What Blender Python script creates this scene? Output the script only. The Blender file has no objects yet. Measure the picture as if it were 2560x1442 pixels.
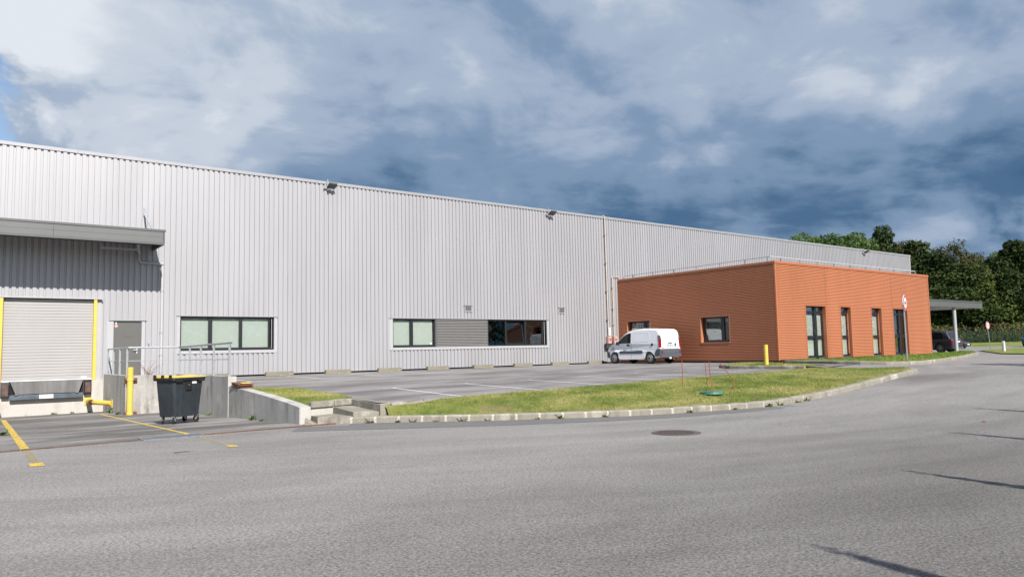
import bpy, bmesh, math, random
import numpy as np
from mathutils import Vector, Matrix, noise as mnoise
from mathutils.geometry import tessellate_polygon

S = bpy.context.scene
COL = S.collection
R = math.radians
rnd = random.Random(7)

# ------------------------------------------------------------------ camera
cam_d = bpy.data.cameras.new('camera')
cam = bpy.data.objects.new('camera', cam_d)
COL.objects.link(cam)
S.camera = cam
FPX = 1877.6
cam_d.sensor_width = 36.0
cam_d.lens = FPX / 2560 * 36.0
cam_d.clip_start = 0.1
cam_d.clip_end = 6000
_r, _p, _a = .0205, math.atan(154.7 / FPX), R(37.31)
_F = Vector((math.sin(_a) * math.cos(_p), math.cos(_a) * math.cos(_p), math.sin(_p)))
_R0 = Vector((math.cos(_a), -math.sin(_a), 0))
_U0 = _R0.cross(_F)
_Rt = _R0 * math.cos(_r) - _U0 * math.sin(_r)
_Up = _R0 * math.sin(_r) + _U0 * math.cos(_r)
cam.matrix_world = Matrix(((_Rt.x, _Up.x, -_F.x, 0), (_Rt.y, _Up.y, -_F.y, 0), (_Rt.z, _Up.z, -_F.z, 0), (0, 0, 0, 1)))

# ------------------------------------------------------------------ exposure, sun, sky
S.view_settings.view_transform = 'Standard'
S.view_settings.look = 'None'
S.view_settings.exposure = 0.72
S.view_settings.gamma = 1
S.view_settings.use_curve_mapping = False
S.cycles.max_bounces = 7
S.cycles.diffuse_bounces = 3
S.cycles.glossy_bounces = 3
S.cycles.transparent_max_bounces = 12

TRAVEL = Vector((.30, 1.9, -1.55)).normalized()
sun_d = bpy.data.lights.new('sun', 'SUN')
sun_d.energy = 5.0
sun_d.angle = R(.55)
sun_d.color = (1.0, .955, .89)
sun = bpy.data.objects.new('sun', sun_d)
COL.objects.link(sun)
sun.rotation_euler = TRAVEL.to_track_quat('-Z', 'Y').to_euler()

world = bpy.data.worlds.new('World')
S.world = world
world.use_nodes = True
wn, wl = world.node_tree.nodes, world.node_tree.links
wn.clear()


def wnode(t, **k):
    n = wn.new(t)
    for a, b in k.items():
        setattr(n, a, b)
    return n


def wmath(op, a, b=None, c=None, clamp=False):
    n = wnode('ShaderNodeMath', operation=op, use_clamp=clamp)
    for i, v in enumerate((a, b, c)):
        if v is None:
            continue
        if isinstance(v, (int, float)):
            n.inputs[i].default_value = v
        else:
            wl.new(v, n.inputs[i])
    return n.outputs[0]


def wmap(v, a, b, c=0., d=1., smooth=True):
    n = wnode('ShaderNodeMapRange', interpolation_type='SMOOTHSTEP' if smooth else 'LINEAR')
    wl.new(v, n.inputs[0])
    for i, q in enumerate((a, b, c, d)):
        n.inputs[i + 1].default_value = q
    return n.outputs[0]


sky = wnode('ShaderNodeTexSky', sky_type='NISHITA', sun_disc=False)
sky.sun_elevation = math.asin(-TRAVEL.z)
sky.sun_rotation = math.atan2(-TRAVEL.x, -TRAVEL.y)
sky.air_density = 1.0
sky.dust_density = .6
sky.ozone_density = 2.0
tc = wnode('ShaderNodeTexCoord')
sep = wnode('ShaderNodeSeparateXYZ')
wl.new(tc.outputs['Generated'], sep.inputs[0])
DX, DY, DZ = sep.outputs
zz = wmath('ADD', wmath('MAXIMUM', DZ, 0.0), .16)
px_ = wmath('DIVIDE', DX, zz)
py_ = wmath('DIVIDE', DY, zz)
cmb = wnode('ShaderNodeCombineXYZ')
wl.new(px_, cmb.inputs[0])
wl.new(py_, cmb.inputs[1])
rotm = wnode('ShaderNodeMapping')
wl.new(cmb.outputs[0], rotm.inputs[0])
rotm.inputs['Rotation'].default_value = (0, 0, R(35))
rotm.inputs['Scale'].default_value = (1.0, 1.25, 1.0)
rotm.inputs['Location'].default_value = (3.1, 1.7, 0)


def wnoise(vec, scale, detail, rough, dist=0.0):
    n = wnode('ShaderNodeTexNoise', noise_dimensions='3D')
    wl.new(vec, n.inputs['Vector'])
    n.inputs['Scale'].default_value = scale
    n.inputs['Detail'].default_value = detail
    n.inputs['Roughness'].default_value = rough
    n.inputs['Distortion'].default_value = dist
    return n.outputs[0]


n_big = wnoise(rotm.outputs[0], .62, 3, .5, .3)
n_mid = wnoise(rotm.outputs[0], 1.75, 8, .60, .55)
n_fine = wnoise(rotm.outputs[0], 4.6, 7, .55, .35)
dmap = wnode('ShaderNodeMapping')
wl.new(tc.outputs['Generated'], dmap.inputs[0])
dmap.inputs['Scale'].default_value = (1, 1, 1.7)
dmap.inputs['Location'].default_value = (.35, .2, .1)
n_dir = wnoise(dmap.outputs[0], 5.6, 9, .53, .35)      # billows seen side on, low in the sky
# distance across the edge of the cloud sheet: it lies to the north and east, clear sky to the west
edge = wmath('SUBTRACT', wmath('MULTIPLY', DX, math.cos(R(2.0))), wmath('MULTIPLY', DY, math.sin(R(2.0))))
edge_n = wmath('ADD', edge, wmath('MULTIPLY', wmath('SUBTRACT', n_dir, .5), .34))
cover = wmap(edge_n, -.022, .012)
rim = wmath('MULTIPLY', wmap(edge_n, .17, -.01), wmap(n_dir, .42, .60))
dark = wmath('MULTIPLY', wmap(edge, -.05, .55, .2, 1), wmap(DZ, .35, .12))
t1 = wmath('MULTIPLY', wmath('SUBTRACT', n_big, .5), .30)
t2 = wmath('MULTIPLY', wmath('SUBTRACT', n_mid, .5), .38)
t3 = wmath('MULTIPLY', wmath('SUBTRACT', n_fine, .5), .26)
t4 = wmath('MULTIPLY', wmath('SUBTRACT', n_dir, .5), .85)
base = wmath('SUBTRACT', wmath('ADD', .685, wmath('MULTIPLY', wmap(edge, .5, .0), .10)), wmath('MULTIPLY', dark, .47))
tt = wmath('ADD', wmath('ADD', t1, t2), wmath('ADD', t3, t4))
gapl = wmath('MULTIPLY', wmath('MULTIPLY', wmap(edge, .68, .82), wmap(DZ, .175, .115)), wmap(n_dir, .40, .60, .08, .30))
base = wmath('ADD', base, gapl)
tt = wmath('ADD', wmath('ADD', tt, base), wmath('MULTIPLY', rim, .36), clamp=True)
ramp = wnode('ShaderNodeValToRGB')
ramp.color_ramp.interpolation = 'EASE'
el = ramp.color_ramp.elements
el[0].position = 0.0
el[0].color = (.040, .090, .165, 1)
el[1].position = 1.0
el[1].color = (.72, .765, .82, 1)
for pos, c in ((.25, (.072, .150, .270, 1)), (.48, (.20, .295, .44, 1)), (.68, (.36, .44, .57, 1)), (.84, (.54, .60, .69, 1))):
    e = el.new(pos)
    e.color = c
wl.new(tt, ramp.inputs[0])
bg_c = wnode('ShaderNodeBackground')
wl.new(ramp.outputs[0], bg_c.inputs[0])
bg_c.inputs[1].default_value = .64
bg_s = wnode('ShaderNodeBackground')
wl.new(sky.outputs[0], bg_s.inputs[0])
bg_s.inputs[1].default_value = .085
mixw = wnode('ShaderNodeMixShader')
wl.new(cover, mixw.inputs[0])
wl.new(bg_s.outputs[0], mixw.inputs[1])
wl.new(bg_c.outputs[0], mixw.inputs[2])
wo = wnode('ShaderNodeOutputWorld')
wl.new(mixw.outputs[0], wo.inputs[0])

# ------------------------------------------------------------------ materials
MATS = {}
K = .747      # overall albedo level that goes with the exposure above


class NT:
    def __init__(self, name):
        self.m = bpy.data.materials.new(name)
        self.m.use_nodes = True
        self.n, self.l = self.m.node_tree.nodes, self.m.node_tree.links
        self.b = self.n['Principled BSDF']
        self.tc = None

    def co(self, scale=(1, 1, 1), rot=(0, 0, 0)):
        if not self.tc:
            self.tc = self.n.new('ShaderNodeTexCoord')
        mp = self.n.new('ShaderNodeMapping')
        self.l.new(self.tc.outputs['Object'], mp.inputs[0])
        mp.inputs['Scale'].default_value = scale
        mp.inputs['Rotation'].default_value = rot
        return mp.outputs[0]

    def noise(self, scale, detail=4, rough=.55, vec=None, dist=0):
        n = self.n.new('ShaderNodeTexNoise')
        self.l.new(vec if vec is not None else self.co(), n.inputs['Vector'])
        n.inputs['Scale'].default_value = scale
        n.inputs['Detail'].default_value = detail
        n.inputs['Roughness'].default_value = rough
        n.inputs['Distortion'].default_value = dist
        return n.outputs[0]

    def math(self, op, a, b=None, clamp=False):
        n = self.n.new('ShaderNodeMath')
        n.operation = op
        n.use_clamp = clamp
        for i, v in enumerate((a, b)):
            if v is None:
                continue
            if isinstance(v, (int, float)):
                n.inputs[i].default_value = v
            else:
                self.l.new(v, n.inputs[i])
        return n.outputs[0]

    def rng(self, v, a, b, c=0., d=1.):
        n = self.n.new('ShaderNodeMapRange')
        self.l.new(v, n.inputs[0])
        for i, q in enumerate((a, b, c, d)):
            n.inputs[i + 1].default_value = q
        return n.outputs[0]

    def ramp(self, v, stops):
        n = self.n.new('ShaderNodeValToRGB')
        e = n.color_ramp.elements
        e[0].position, e[0].color = stops[0][0], (*stops[0][1], 1)
        e[1].position, e[1].color = stops[-1][0], (*stops[-1][1], 1)
        for p, c in stops[1:-1]:
            q = e.new(p)
            q.color = (*c, 1)
        self.l.new(v, n.inputs[0])
        return n.outputs[0]

    def mix(self, f, a, b, mode='MIX'):
        n = self.n.new('ShaderNodeMix')
        n.data_type = 'RGBA'
        n.blend_type = mode
        for i, v in ((0, f), (6, a), (7, b)):
            if isinstance(v, (int, float)):
                n.inputs[i].default_value = v
            elif isinstance(v, tuple):
                n.inputs[i].default_value = (*v, 1)
            else:
                self.l.new(v, n.inputs[i])
        return n.outputs[2]

    def bump(self, h, strength=.3, dist=.01):
        n = self.n.new('ShaderNodeBump')
        n.inputs['Strength'].default_value = strength
        n.inputs['Distance'].default_value = dist
        self.l.new(h, n.inputs['Height'])
        self.l.new(n.outputs[0], self.b.inputs['Normal'])

    def orand(self):
        return self.n.new('ShaderNodeObjectInfo').outputs['Random']

    def set(self, col=None, rough=.6, metal=0., spec=.5):
        if col is not None:
            if isinstance(col, tuple):
                self.b.inputs['Base Color'].default_value = (*col, 1)
            else:
                self.l.new(col, self.b.inputs['Base Color'])
        if isinstance(rough, (int, float)):
            self.b.inputs['Roughness'].default_value = rough
        else:
            self.l.new(rough, self.b.inputs['Roughness'])
        self.b.inputs['Metallic'].default_value = metal
        self.b.inputs['Specular IOR Level'].default_value = spec
        return self.m


def simple(name, col, rough=.55, metal=0., spec=.5, var=.12, scale=3., bump=0., streak=False, k=None):
    t = NT(name)
    col = tuple(c * (K if k is None else k) for c in col)
    v = t.noise(scale, 5, .6, t.co((1, 1, .12)) if streak else None)
    lo = tuple(c * (1 - var) for c in col)
    hi = tuple(min(1, c * (1 + var)) for c in col)
    c = t.ramp(v, [(.3, lo), (.7, hi)])
    t.set(c, rough, metal, spec)
    if bump:
        t.bump(t.noise(scale * 25, 3), bump, .004)
    MATS[name] = t.m
    return t.m


def asphalt(name, base, stain=(.47, .66), speck=.5, dark=.6, tint=(1.035, .985, .945), sm=.5, near=False):
    t = NT(name)
    base *= K
    g = t.noise(38, 3, .72)
    g2 = t.noise(120, 2, .8)
    big = t.noise(.16, 4, .55, t.co((1, 1, 1), (0, 0, .4)), .4)
    mid = t.noise(.7, 5, .6, t.co((.6, 1.1, 1), (0, 0, -.25)), .2)
    streak = t.noise(.55, 4, .55, t.co((.3, 1.3, 1), (0, 0, -.18)), .1)
    b = tuple(base * k for k in tint)
    d = tuple(base * dark * k for k in (1.0, .97, .95))
    c = t.ramp(t.math('ADD', t.math('MULTIPLY', g, .6), t.math('MULTIPLY', g2, .4)),
               [(.38, tuple(x * (1 - speck * 1.2) for x in b)), (.5, b), (.62, tuple(x * (1 + speck * 1.1) for x in b))])
    f = t.rng(t.math('ADD', t.math('MULTIPLY', mid, .55), t.math('MULTIPLY', streak, .45)), stain[0], stain[1])
    c = t.mix(t.math('MULTIPLY', f, sm), c, t.mix(1.0, c, tuple(x / base for x in d), 'MULTIPLY'))
    c = t.mix(t.rng(big, .35, .68, 0, .38), c, t.mix(1.0, c, (.72, .72, .74), 'MULTIPLY'))
    if near:
        # turning tracks that follow the bend of the kerb, and foreground darkening painted into the colour as lens falloff
        sp_ = t.n.new('ShaderNodeSeparateXYZ')
        t.l.new(t.co(), sp_.inputs[0])
        dx, dy = t.math('SUBTRACT', sp_.outputs[0], 18.0), t.math('SUBTRACT', sp_.outputs[1], 33.0)
        rad = t.math('SQRT', t.math('ADD', t.math('MULTIPLY', dx, dx), t.math('MULTIPLY', dy, dy)))
        ang = t.math('ARCTAN2', dx, dy)
        cv = t.n.new('ShaderNodeCombineXYZ')
        t.l.new(rad, cv.inputs[0])
        t.l.new(t.math('MULTIPLY', ang, 2.6), cv.inputs[1])
        trk = t.noise(1.25, 5, .6, cv.outputs[0], .15)
        c = t.mix(t.rng(trk, .46, .66, 0, .40), c, t.mix(1.0, c, (.66, .65, .65), 'MULTIPLY'))
        c = t.mix(t.rng(trk, .46, .32, 0, .22), c, t.mix(1.0, c, (1.22, 1.21, 1.2), 'MULTIPLY'))
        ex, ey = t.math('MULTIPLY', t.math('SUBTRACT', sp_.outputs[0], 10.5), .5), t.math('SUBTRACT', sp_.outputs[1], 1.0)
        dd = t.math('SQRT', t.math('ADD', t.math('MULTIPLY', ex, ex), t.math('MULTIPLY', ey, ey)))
        fx, fy = t.math('MULTIPLY', t.math('SUBTRACT', sp_.outputs[0], 24.5), .38), t.math('SUBTRACT', sp_.outputs[1], 10.9)
        ds = t.math('SQRT', t.math('ADD', t.math('MULTIPLY', fx, fx), t.math('MULTIPLY', t.math('SUBTRACT', fy, t.math('MULTIPLY', fx, .35)), fy)))
        ds = t.math('ADD', ds, t.math('MULTIPLY', t.math('SUBTRACT', mid, .5), 2.6))
        c = t.mix(t.rng(ds, 1.5, .5, 0, .75), c, t.mix(1.0, c, (.52, .50, .49), 'MULTIPLY'))
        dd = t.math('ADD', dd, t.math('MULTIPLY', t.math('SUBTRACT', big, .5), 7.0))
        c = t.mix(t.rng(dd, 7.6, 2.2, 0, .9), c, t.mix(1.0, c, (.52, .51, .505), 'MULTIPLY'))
    pale = t.noise(9, 2, .9, t.co((1, 1.6, 1)))
    c = t.mix(t.rng(pale, .755, .79, 0, .5), c, (.55, .53, .5))
    t.set(c, t.rng(g, .3, .7, .72, .95), 0, .35)
    t.bump(t.math('ADD', g, t.math('MULTIPLY', g2, .6)), .55, .006)
    MATS[name] = t.m
    return t.m


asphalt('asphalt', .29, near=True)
asphalt('asphalt_lot', .30, (.42, .56), .35, .45, (1.03, .97, .96), .8)
asphalt('asphalt_new', .185, (.4, .7), .35, .75, (1.03, .98, .97))
asphalt('asphalt_yard', .30, (.43, .56), .4, .40, (1.035, .985, .945), .9)


def concrete(name, col=(.42, .40, .37), streak=.55, green=.0):
    t = NT(name)
    col = tuple(c * K for c in col)
    s = t.noise(3.2, 6, .65, t.co((1, 1, .16)), .3)
    p = t.noise(.9, 4, .6)
    f = t.noise(30, 4, .7)
    c = t.ramp(f, [(.3, tuple(x * .86 for x in col)), (.7, tuple(x * 1.12 for x in col))])
    c = t.mix(t.math('MULTIPLY', t.rng(s, .46, .66), t.rng(p, .35, .6, .15, 1.)), c,
              t.mix(streak, c, (.30, .29, .275), 'MULTIPLY'))
    c = t.mix(t.rng(t.noise(1.7, 5, .6), .55, .72, 0, .45), c, (.62, .59, .54))
    if green:
        c = t.mix(t.rng(t.noise(5, 4, .7), .5, .62, 0, green), c, (.13, .15, .05))
    t.set(c, .9, 0, .25)
    t.bump(f, .25, .006)
    MATS[name] = t.m


concrete('concrete', (.43, .41, .385), .85)
concrete('concrete_streaked', (.53, .51, .475), .55)
concrete('concrete_pale', (.56, .53, .49), .35)
concrete('kerb_concrete', (.31, .285, .24), .6, .2)
concrete('stop_concrete', (.25, .225, .18), .5, .3)
concrete('mortar', (.52, .48, .41), .2)


def cladding(name, col, rough, metal, var=.05, spec=.5):
    t = NT(name)
    col = tuple(c * K for c in col)
    geo = t.n.new('ShaderNodeNewGeometry')       # position in the place, so that sheets sharing a mesh differ
    mp = t.n.new('ShaderNodeMapping')
    t.l.new(geo.outputs['Position'], mp.inputs[0])
    mp.inputs['Scale'].default_value = (1, 1, .25)
    mp2 = t.n.new('ShaderNodeMapping')
    t.l.new(geo.outputs['Position'], mp2.inputs[0])
    mp2.inputs['Scale'].default_value = (6, 6, .22)
    v = t.noise(.9, 4, .5, mp.outputs[0])
    st = t.noise(1.0, 5, .65, mp2.outputs[0])
    c = t.ramp(v, [(.3, tuple(x * (1 - var) for x in col)), (.7, tuple(x * (1 + var) for x in col))])
    c = t.mix(t.rng(st, .5, .75, 0, .2), c, tuple(x * .62 for x in col))
    k = t.rng(t.orand(), 0, 1, 1 - var * .7, 1 + var * .7)
    hsv = t.n.new('ShaderNodeHueSaturation')
    t.l.new(c, hsv.inputs['Color'])
    t.l.new(k, hsv.inputs['Value'])
    t.set(hsv.outputs[0], rough, metal, spec)
    MATS[name] = t.m


cladding('grey_cladding', (.468, .462, .485), .42, .30, .032)
cladding('orange_cladding', (.50, .19, .094), .5, 0, .05)
simple('trim_grey', (.47, .47, .49), .45, .1, var=.04)
simple('orange_trim', (.46, .158, .072), .45, var=.05)
simple('coping_metal', (.40, .40, .42), .45, .25, var=.05)
simple('slate_metal', (.12, .123, .126), .5, .1, var=.07, scale=1.2)
simple('slate_metal_light', (.155, .158, .16), .5, .1, var=.05, scale=1.2)
simple('door_grey', (.115, .112, .108), .55, var=.04)
simple('louvre_grey', (.26, .255, .25), .5, .1, var=.05)
simple('shutter', (.43, .415, .41), .5, .05, var=.035, scale=.8)
simple('frame_black', (.016, .018, .022), .4, var=.1)
simple('blind', (.84, .85, .84), .8, var=.012, k=.47)
simple('interior', (.035, .04, .042), .9, var=.3)
simple('interior_light', (.42, .45, .42), .9, var=.1)
simple('galvanised', (.42, .45, .48), .4, .45, var=.16, scale=14)
simple('pvc_grey', (.42, .43, .46), .5, var=.05)
simple('pvc_pale', (.50, .50, .51), .5, var=.04)
simple('yellow_paint', (.78, .54, .09), .45, var=.1, scale=6)
simple('lid_yellow', (.82, .56, .10), .45, var=.05)
simple('rust', (.17, .065, .032), .85, var=.5, scale=12, bump=.4)
simple('rust_red', (.33, .085, .045), .8, var=.3, scale=9)
simple('rust_drain', (.13, .075, .06), .85, var=.45, scale=5, bump=.4)
simple('manhole_iron', (.12, .098, .088), .75, .1, var=.4, scale=40, bump=.7)
simple('bin_plastic', (.030, .037, .046), .5, var=.25, scale=5)
simple('bin_dark', (.016, .018, .021), .5, var=.2)
simple('rubber', (.018, .017, .016), .85, var=.3, scale=20)
simple('dark_steel', (.075, .075, .08), .55, .3, var=.35, scale=5)
simple('worn_steel', (.13, .125, .125), .6, .25, var=.4, scale=3, streak=True)
simple('blue_steel', (.11, .14, .17), .5, .3, var=.3, scale=3)
simple('white_paint', (.78, .78, .77), .5, var=.04)
simple('red_paint', (.62, .045, .05), .5, var=.08)
simple('sign_blue', (.08, .10, .22), .5)
simple('green_lid', (.05, .20, .14), .5, var=.2, scale=6)
simple('gas_orange', (.64, .55, .45), .5, var=.1)
simple('box_pink', (.62, .36, .32), .5, var=.1)
simple('black_gap', (.012, .012, .013), .9)
simple('plinth', (.075, .075, .08), .9, var=.35, scale=4, streak=True)
simple('van_white', (.74, .76, .80), .28, var=.02, spec=.5, k=.95)
simple('van_plastic', (.085, .10, .12), .6, var=.12)
simple('lamp_red', (.30, .01, .014), .2, var=.2, scale=30)
simple('lamp_smoke', (.10, .10, .11), .2)
simple('hub_steel', (.42, .42, .42), .4, .5, var=.15, scale=20)
simple('car_glass', (.012, .014, .016), .06, var=.1)
simple('suv_paint', (.085, .09, .115), .25, .45, var=.05)
simple('dark_paint', (.03, .035, .045), .22, .3, var=.05)
simple('blue_paint', (.02, .09, .16), .22, .2, var=.05)
simple('chrome', (.6, .6, .62), .15, .9)
simple('plate_white', (.75, .75, .74), .5)
simple('ink_black', (.012, .012, .014), .6)
simple('grate_steel', (.27, .29, .31), .5, .4, var=.2, scale=12)
simple('bark', (.10, .075, .055), .95, var=.35, scale=6, bump=.5)
simple('bark_pale', (.36, .33, .27), .9, var=.35, scale=5)
simple('fence_green', (.012, .075, .045), .5, var=.1)
simple('soil', (.12, .095, .06), .95, var=.3, scale=5)


def paint_line(name, col, wear):
    t = NT(name)
    n = t.noise(22, 5, .75)
    m = t.noise(2.4, 4, .6)
    f = t.rng(t.math('ADD', t.math('MULTIPLY', n, .55), t.math('MULTIPLY', m, .45)), wear - .05, wear + .06)
    c = t.mix(f, col, tuple(x * .55 + .05 for x in col))
    t.set(c, .7, 0, .3)
    tr = t.n.new('ShaderNodeBsdfTransparent')
    mx = t.n.new('ShaderNodeMixShader')
    out = t.n['Material Output']
    t.l.new(t.math('MULTIPLY', t.rng(n, wear - .02, wear + .05), .85), mx.inputs[0])
    t.l.new(t.b.outputs[0], mx.inputs[1])
    t.l.new(tr.outputs[0], mx.inputs[2])
    t.l.new(mx.outputs[0], out.inputs[0])
    MATS[name] = t.m


paint_line('line_white', (.56, .55, .55), .58)
paint_line('line_yellow', (.58, .40, .075), .54)
paint_line('line_yellow_worn', (.66, .46, .08), .41)


def glass(name, tint, refl=1.0):
    t = NT(name)
    t.n.remove(t.b)
    out = t.n['Material Output']
    fr = t.n.new('ShaderNodeFresnel')
    geo = t.n.new('ShaderNodeNewGeometry')
    t.l.new(t.rng(geo.outputs['Backfacing'], 0, 1, 1.52, 1 / 1.52), fr.inputs[0])
    tr = t.n.new('ShaderNodeBsdfTransparent')
    tr.inputs[0].default_value = (*tint, 1)
    gl = t.n.new('ShaderNodeBsdfGlossy')
    gl.inputs['Roughness'].default_value = .004
    gl.inputs[0].default_value = (refl, refl, refl, 1)
    mx = t.n.new('ShaderNodeMixShader')
    k = t.n.new('ShaderNodeMath')
    k.operation = 'MULTIPLY'
    k.use_clamp = True
    k.inputs[1].default_value = 2.3
    t.l.new(fr.outputs[0], k.inputs[0])
    t.l.new(k.outputs[0], mx.inputs[0])
    t.l.new(tr.outputs[0], mx.inputs[1])
    t.l.new(gl.outputs[0], mx.inputs[2])
    t.l.new(mx.outputs[0], out.inputs[0])
    MATS[name] = t.m


glass('glass_green', (.955, .99, .965))
glass('glass_dark', (.5, .58, .58))
glass('glass_clear', (.76, .80, .78))


def grass_mat(name, cols, sc=1.0, shade=1.0):
    t = NT(name)
    a = t.noise(.55 * sc, 4, .6, t.co((1, 1.5, 1)), .4)
    b = t.noise(5.5 * sc, 4, .7)
    c = t.noise(40, 3, .8)
    f = t.math('ADD', t.math('MULTIPLY', a, .55), t.math('ADD', t.math('MULTIPLY', b, .28), t.math('MULTIPLY', c, .17)))
    col = t.ramp(f, [(p, tuple(x * shade for x in k)) for p, k in zip((.38, .46, .53, .60), cols)])
    bare = t.noise(1.1 * sc, 6, .65)
    col = t.mix(t.rng(bare, .60, .68, 0, .7), col, tuple(x * shade for x in (.25, .19, .11)))
    t.set(col, .85, 0, .2)
    t.bump(c, .8, .02)
    MATS[name] = t.m


GC = [(.085, .125, .024), (.155, .19, .042), (.235, .24, .07), (.33, .30, .12)]
grass_mat('grass', GC, 1, .72)
grass_mat('grass_blade', GC, 1, 1.02)
grass_mat('grass_far', [(.08, .12, .02), (.12, .16, .03), (.17, .19, .045), (.22, .21, .07)], .5)
grass_mat('weed', [(.05, .12, .015), (.09, .19, .02), (.13, .24, .03), (.2, .26, .05)], 3, .85)


def leaf_mat(name, c0, c1, c2):
    t = NT(name)
    c0, c1, c2 = [tuple(x * .82 for x in c) for c in (c0, c1, c2)]
    a = t.noise(.9, 3, .6)
    b = t.noise(5, 2, .7)
    f = t.math('ADD', t.math('MULTIPLY', a, .5), t.math('MULTIPLY', b, .5))
    col = t.ramp(f, [(.36, c0), (.5, c1), (.64, c2)])
    hs = t.n.new('ShaderNodeHueSaturation')
    t.l.new(col, hs.inputs['Color'])
    t.l.new(t.rng(t.orand(), 0, 1, .72, 1.25), hs.inputs['Value'])
    t.l.new(t.rng(t.orand(), 0, 1, .515, .485), hs.inputs['Hue'])
    t.set(hs.outputs[0], .7, 0, .2)
    tl = t.n.new('ShaderNodeBsdfTranslucent')
    t.l.new(hs.outputs[0], tl.inputs[0])
    mx = t.n.new('ShaderNodeMixShader')
    mx.inputs[0].default_value = .3
    t.l.new(t.b.outputs[0], mx.inputs[1])
    t.l.new(tl.outputs[0], mx.inputs[2])
    t.l.new(mx.outputs[0], t.n['Material Output'].inputs[0])
    MATS[name] = t.m


leaf_mat('leaf_dark', (.018, .034, .010), (.034, .058, .014), (.062, .088, .022))
leaf_mat('leaf_mid', (.035, .06, .014), (.062, .09, .02), (.10, .125, .032))
leaf_mat('leaf_olive', (.055, .065, .026), (.095, .10, .038), (.14, .135, .058))
leaf_mat('leaf_pine', (.05, .10, .03), (.10, .17, .045), (.16, .23, .07))
leaf_mat('leaf_scrub', (.09, .085, .035), (.16, .145, .065), (.25, .21, .11))
leaf_mat('leaf_bright', (.04, .09, .016), (.08, .14, .028), (.14, .20, .04))

# ------------------------------------------------------------------ mesh helpers
WL = {}


class MB:
    def __init__(self):
        self.v, self.f = [], []

    def add(self, vs, fs):
        o = len(self.v)
        self.v += [tuple(p) for p in vs]
        self.f += [tuple(i + o for i in q) for q in fs]
        return self

    def quad(self, a, b, c, d):
        return self.add([a, b, c, d], [(0, 1, 2, 3)])

    def box(self, x0, x1, y0, y1, z0, z1):
        vs = [(x, y, z) for z in (z0, z1) for y in (y0, y1) for x in (x0, x1)]
        return self.add(vs, [(0, 2, 3, 1), (4, 5, 7, 6), (0, 1, 5, 4), (2, 6, 7, 3), (0, 4, 6, 2), (1, 3, 7, 5)])

    def obox(self, c, ax, ay, az):          # box from centre and three half-axis vectors
        c, ax, ay, az = map(Vector, (c, ax, ay, az))
        vs = [c + ax * i + ay * j + az * k for k in (-1, 1) for j in (-1, 1) for i in (-1, 1)]
        return self.add(vs, [(0, 2, 3, 1), (4, 5, 7, 6), (0, 1, 5, 4), (2, 6, 7, 3), (0, 4, 6, 2), (1, 3, 7, 5)])

    def hexa(self, bot, top):               # frustum-like box from 4 bottom and 4 top corners (ccw)
        return self.add(list(bot) + list(top), [(3, 2, 1, 0), (4, 5, 6, 7)] + [(i, (i + 1) % 4, 4 + (i + 1) % 4, 4 + i) for i in range(4)])

    def tube(self, pts, r, n=8, caps=True):
        pts = [Vector(p) for p in pts]
        rs = r if isinstance(r, (list, tuple)) else [r] * len(pts)
        rings = []
        ref = None
        for i, p in enumerate(pts):
            d = (pts[min(i + 1, len(pts) - 1)] - pts[max(i - 1, 0)]).normalized()
            if ref is None:
                ref = d.cross(Vector((0, 0, 1)))
                if ref.length < .1:
                    ref = d.cross(Vector((1, 0, 0)))
            ref = (ref - d * ref.dot(d)).normalized()
            s = d.cross(ref)
            rings.append([p + (ref * math.cos(2 * math.pi * k / n) + s * math.sin(2 * math.pi * k / n)) * rs[i] for k in range(n)])
        vs = [q for g in rings for q in g]
        fs = []
        for i in range(len(pts) - 1):
            for k in range(n):
                fs.append((i * n + k, i * n + (k + 1) % n, (i + 1) * n + (k + 1) % n, (i + 1) * n + k))
        if caps:
            fs.append(tuple(range(n))[::-1])
            fs.append(tuple((len(pts) - 1) * n + k for k in range(n)))
        return self.add(vs, fs)

    def prism(self, poly, f3, h):
        """poly: 2D points, f3(u,v,w) -> 3D, h=(w0,w1)"""
        n = len(poly)
        vs = [f3(u, v, h[0]) for u, v in poly] + [f3(u, v, h[1]) for u, v in poly]
        tri = tessellate_polygon([[Vector((u, v, 0)) for u, v in poly]])
        fs = [tuple(t) for t in tri] + [tuple(i + n for i in t)[::-1] for t in tri]
        fs += [(i, (i + 1) % n, (i + 1) % n + n, i + n) for i in range(n)]
        return self.add(vs, fs)

    def build(self, name, mat, parent=None, smooth=False, bevel=0, local=False, label=None, solid_fix=True):
        me = bpy.data.meshes.new(name)
        off = Vector((0, 0, 0)) if (parent is None or local) else WL.get(parent, Vector((0, 0, 0)))
        me.from_pydata([(p[0] - off[0], p[1] - off[1], p[2] - off[2]) for p in self.v], [], self.f)
        if solid_fix:
            bm = bmesh.new()
            bm.from_mesh(me)
            bmesh.ops.recalc_face_normals(bm, faces=bm.faces)
            bm.to_mesh(me)
            bm.free()
        me.materials.append(MATS[mat])
        if smooth:
            me.polygons.foreach_set('use_smooth', [True] * len(me.polygons))
            try:
                me.set_sharp_from_angle(angle=R(35))
            except Exception:
                pass
        o = bpy.data.objects.new(name, me)
        COL.objects.link(o)
        if parent is not None:
            o.parent = parent
            WL[o] = WL.get(parent, Vector((0, 0, 0)))
        else:
            WL[o] = Vector((0, 0, 0))
        if bevel:
            b = o.modifiers.new('edge', 'BEVEL')
            b.width = bevel
            b.segments = 2
            b.limit_method = 'ANGLE'
            b.angle_limit = R(40)
        if label:
            o['label'] = label
        return o


def box(name, mat, parent, *a, **k):
    return MB().box(*a).build(name, mat, parent, **k)


def tube(name, mat, parent, pts, r, n=8, **k):
    k.setdefault('smooth', True)
    return MB().tube(pts, r, n).build(name, mat, parent, **k)


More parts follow.
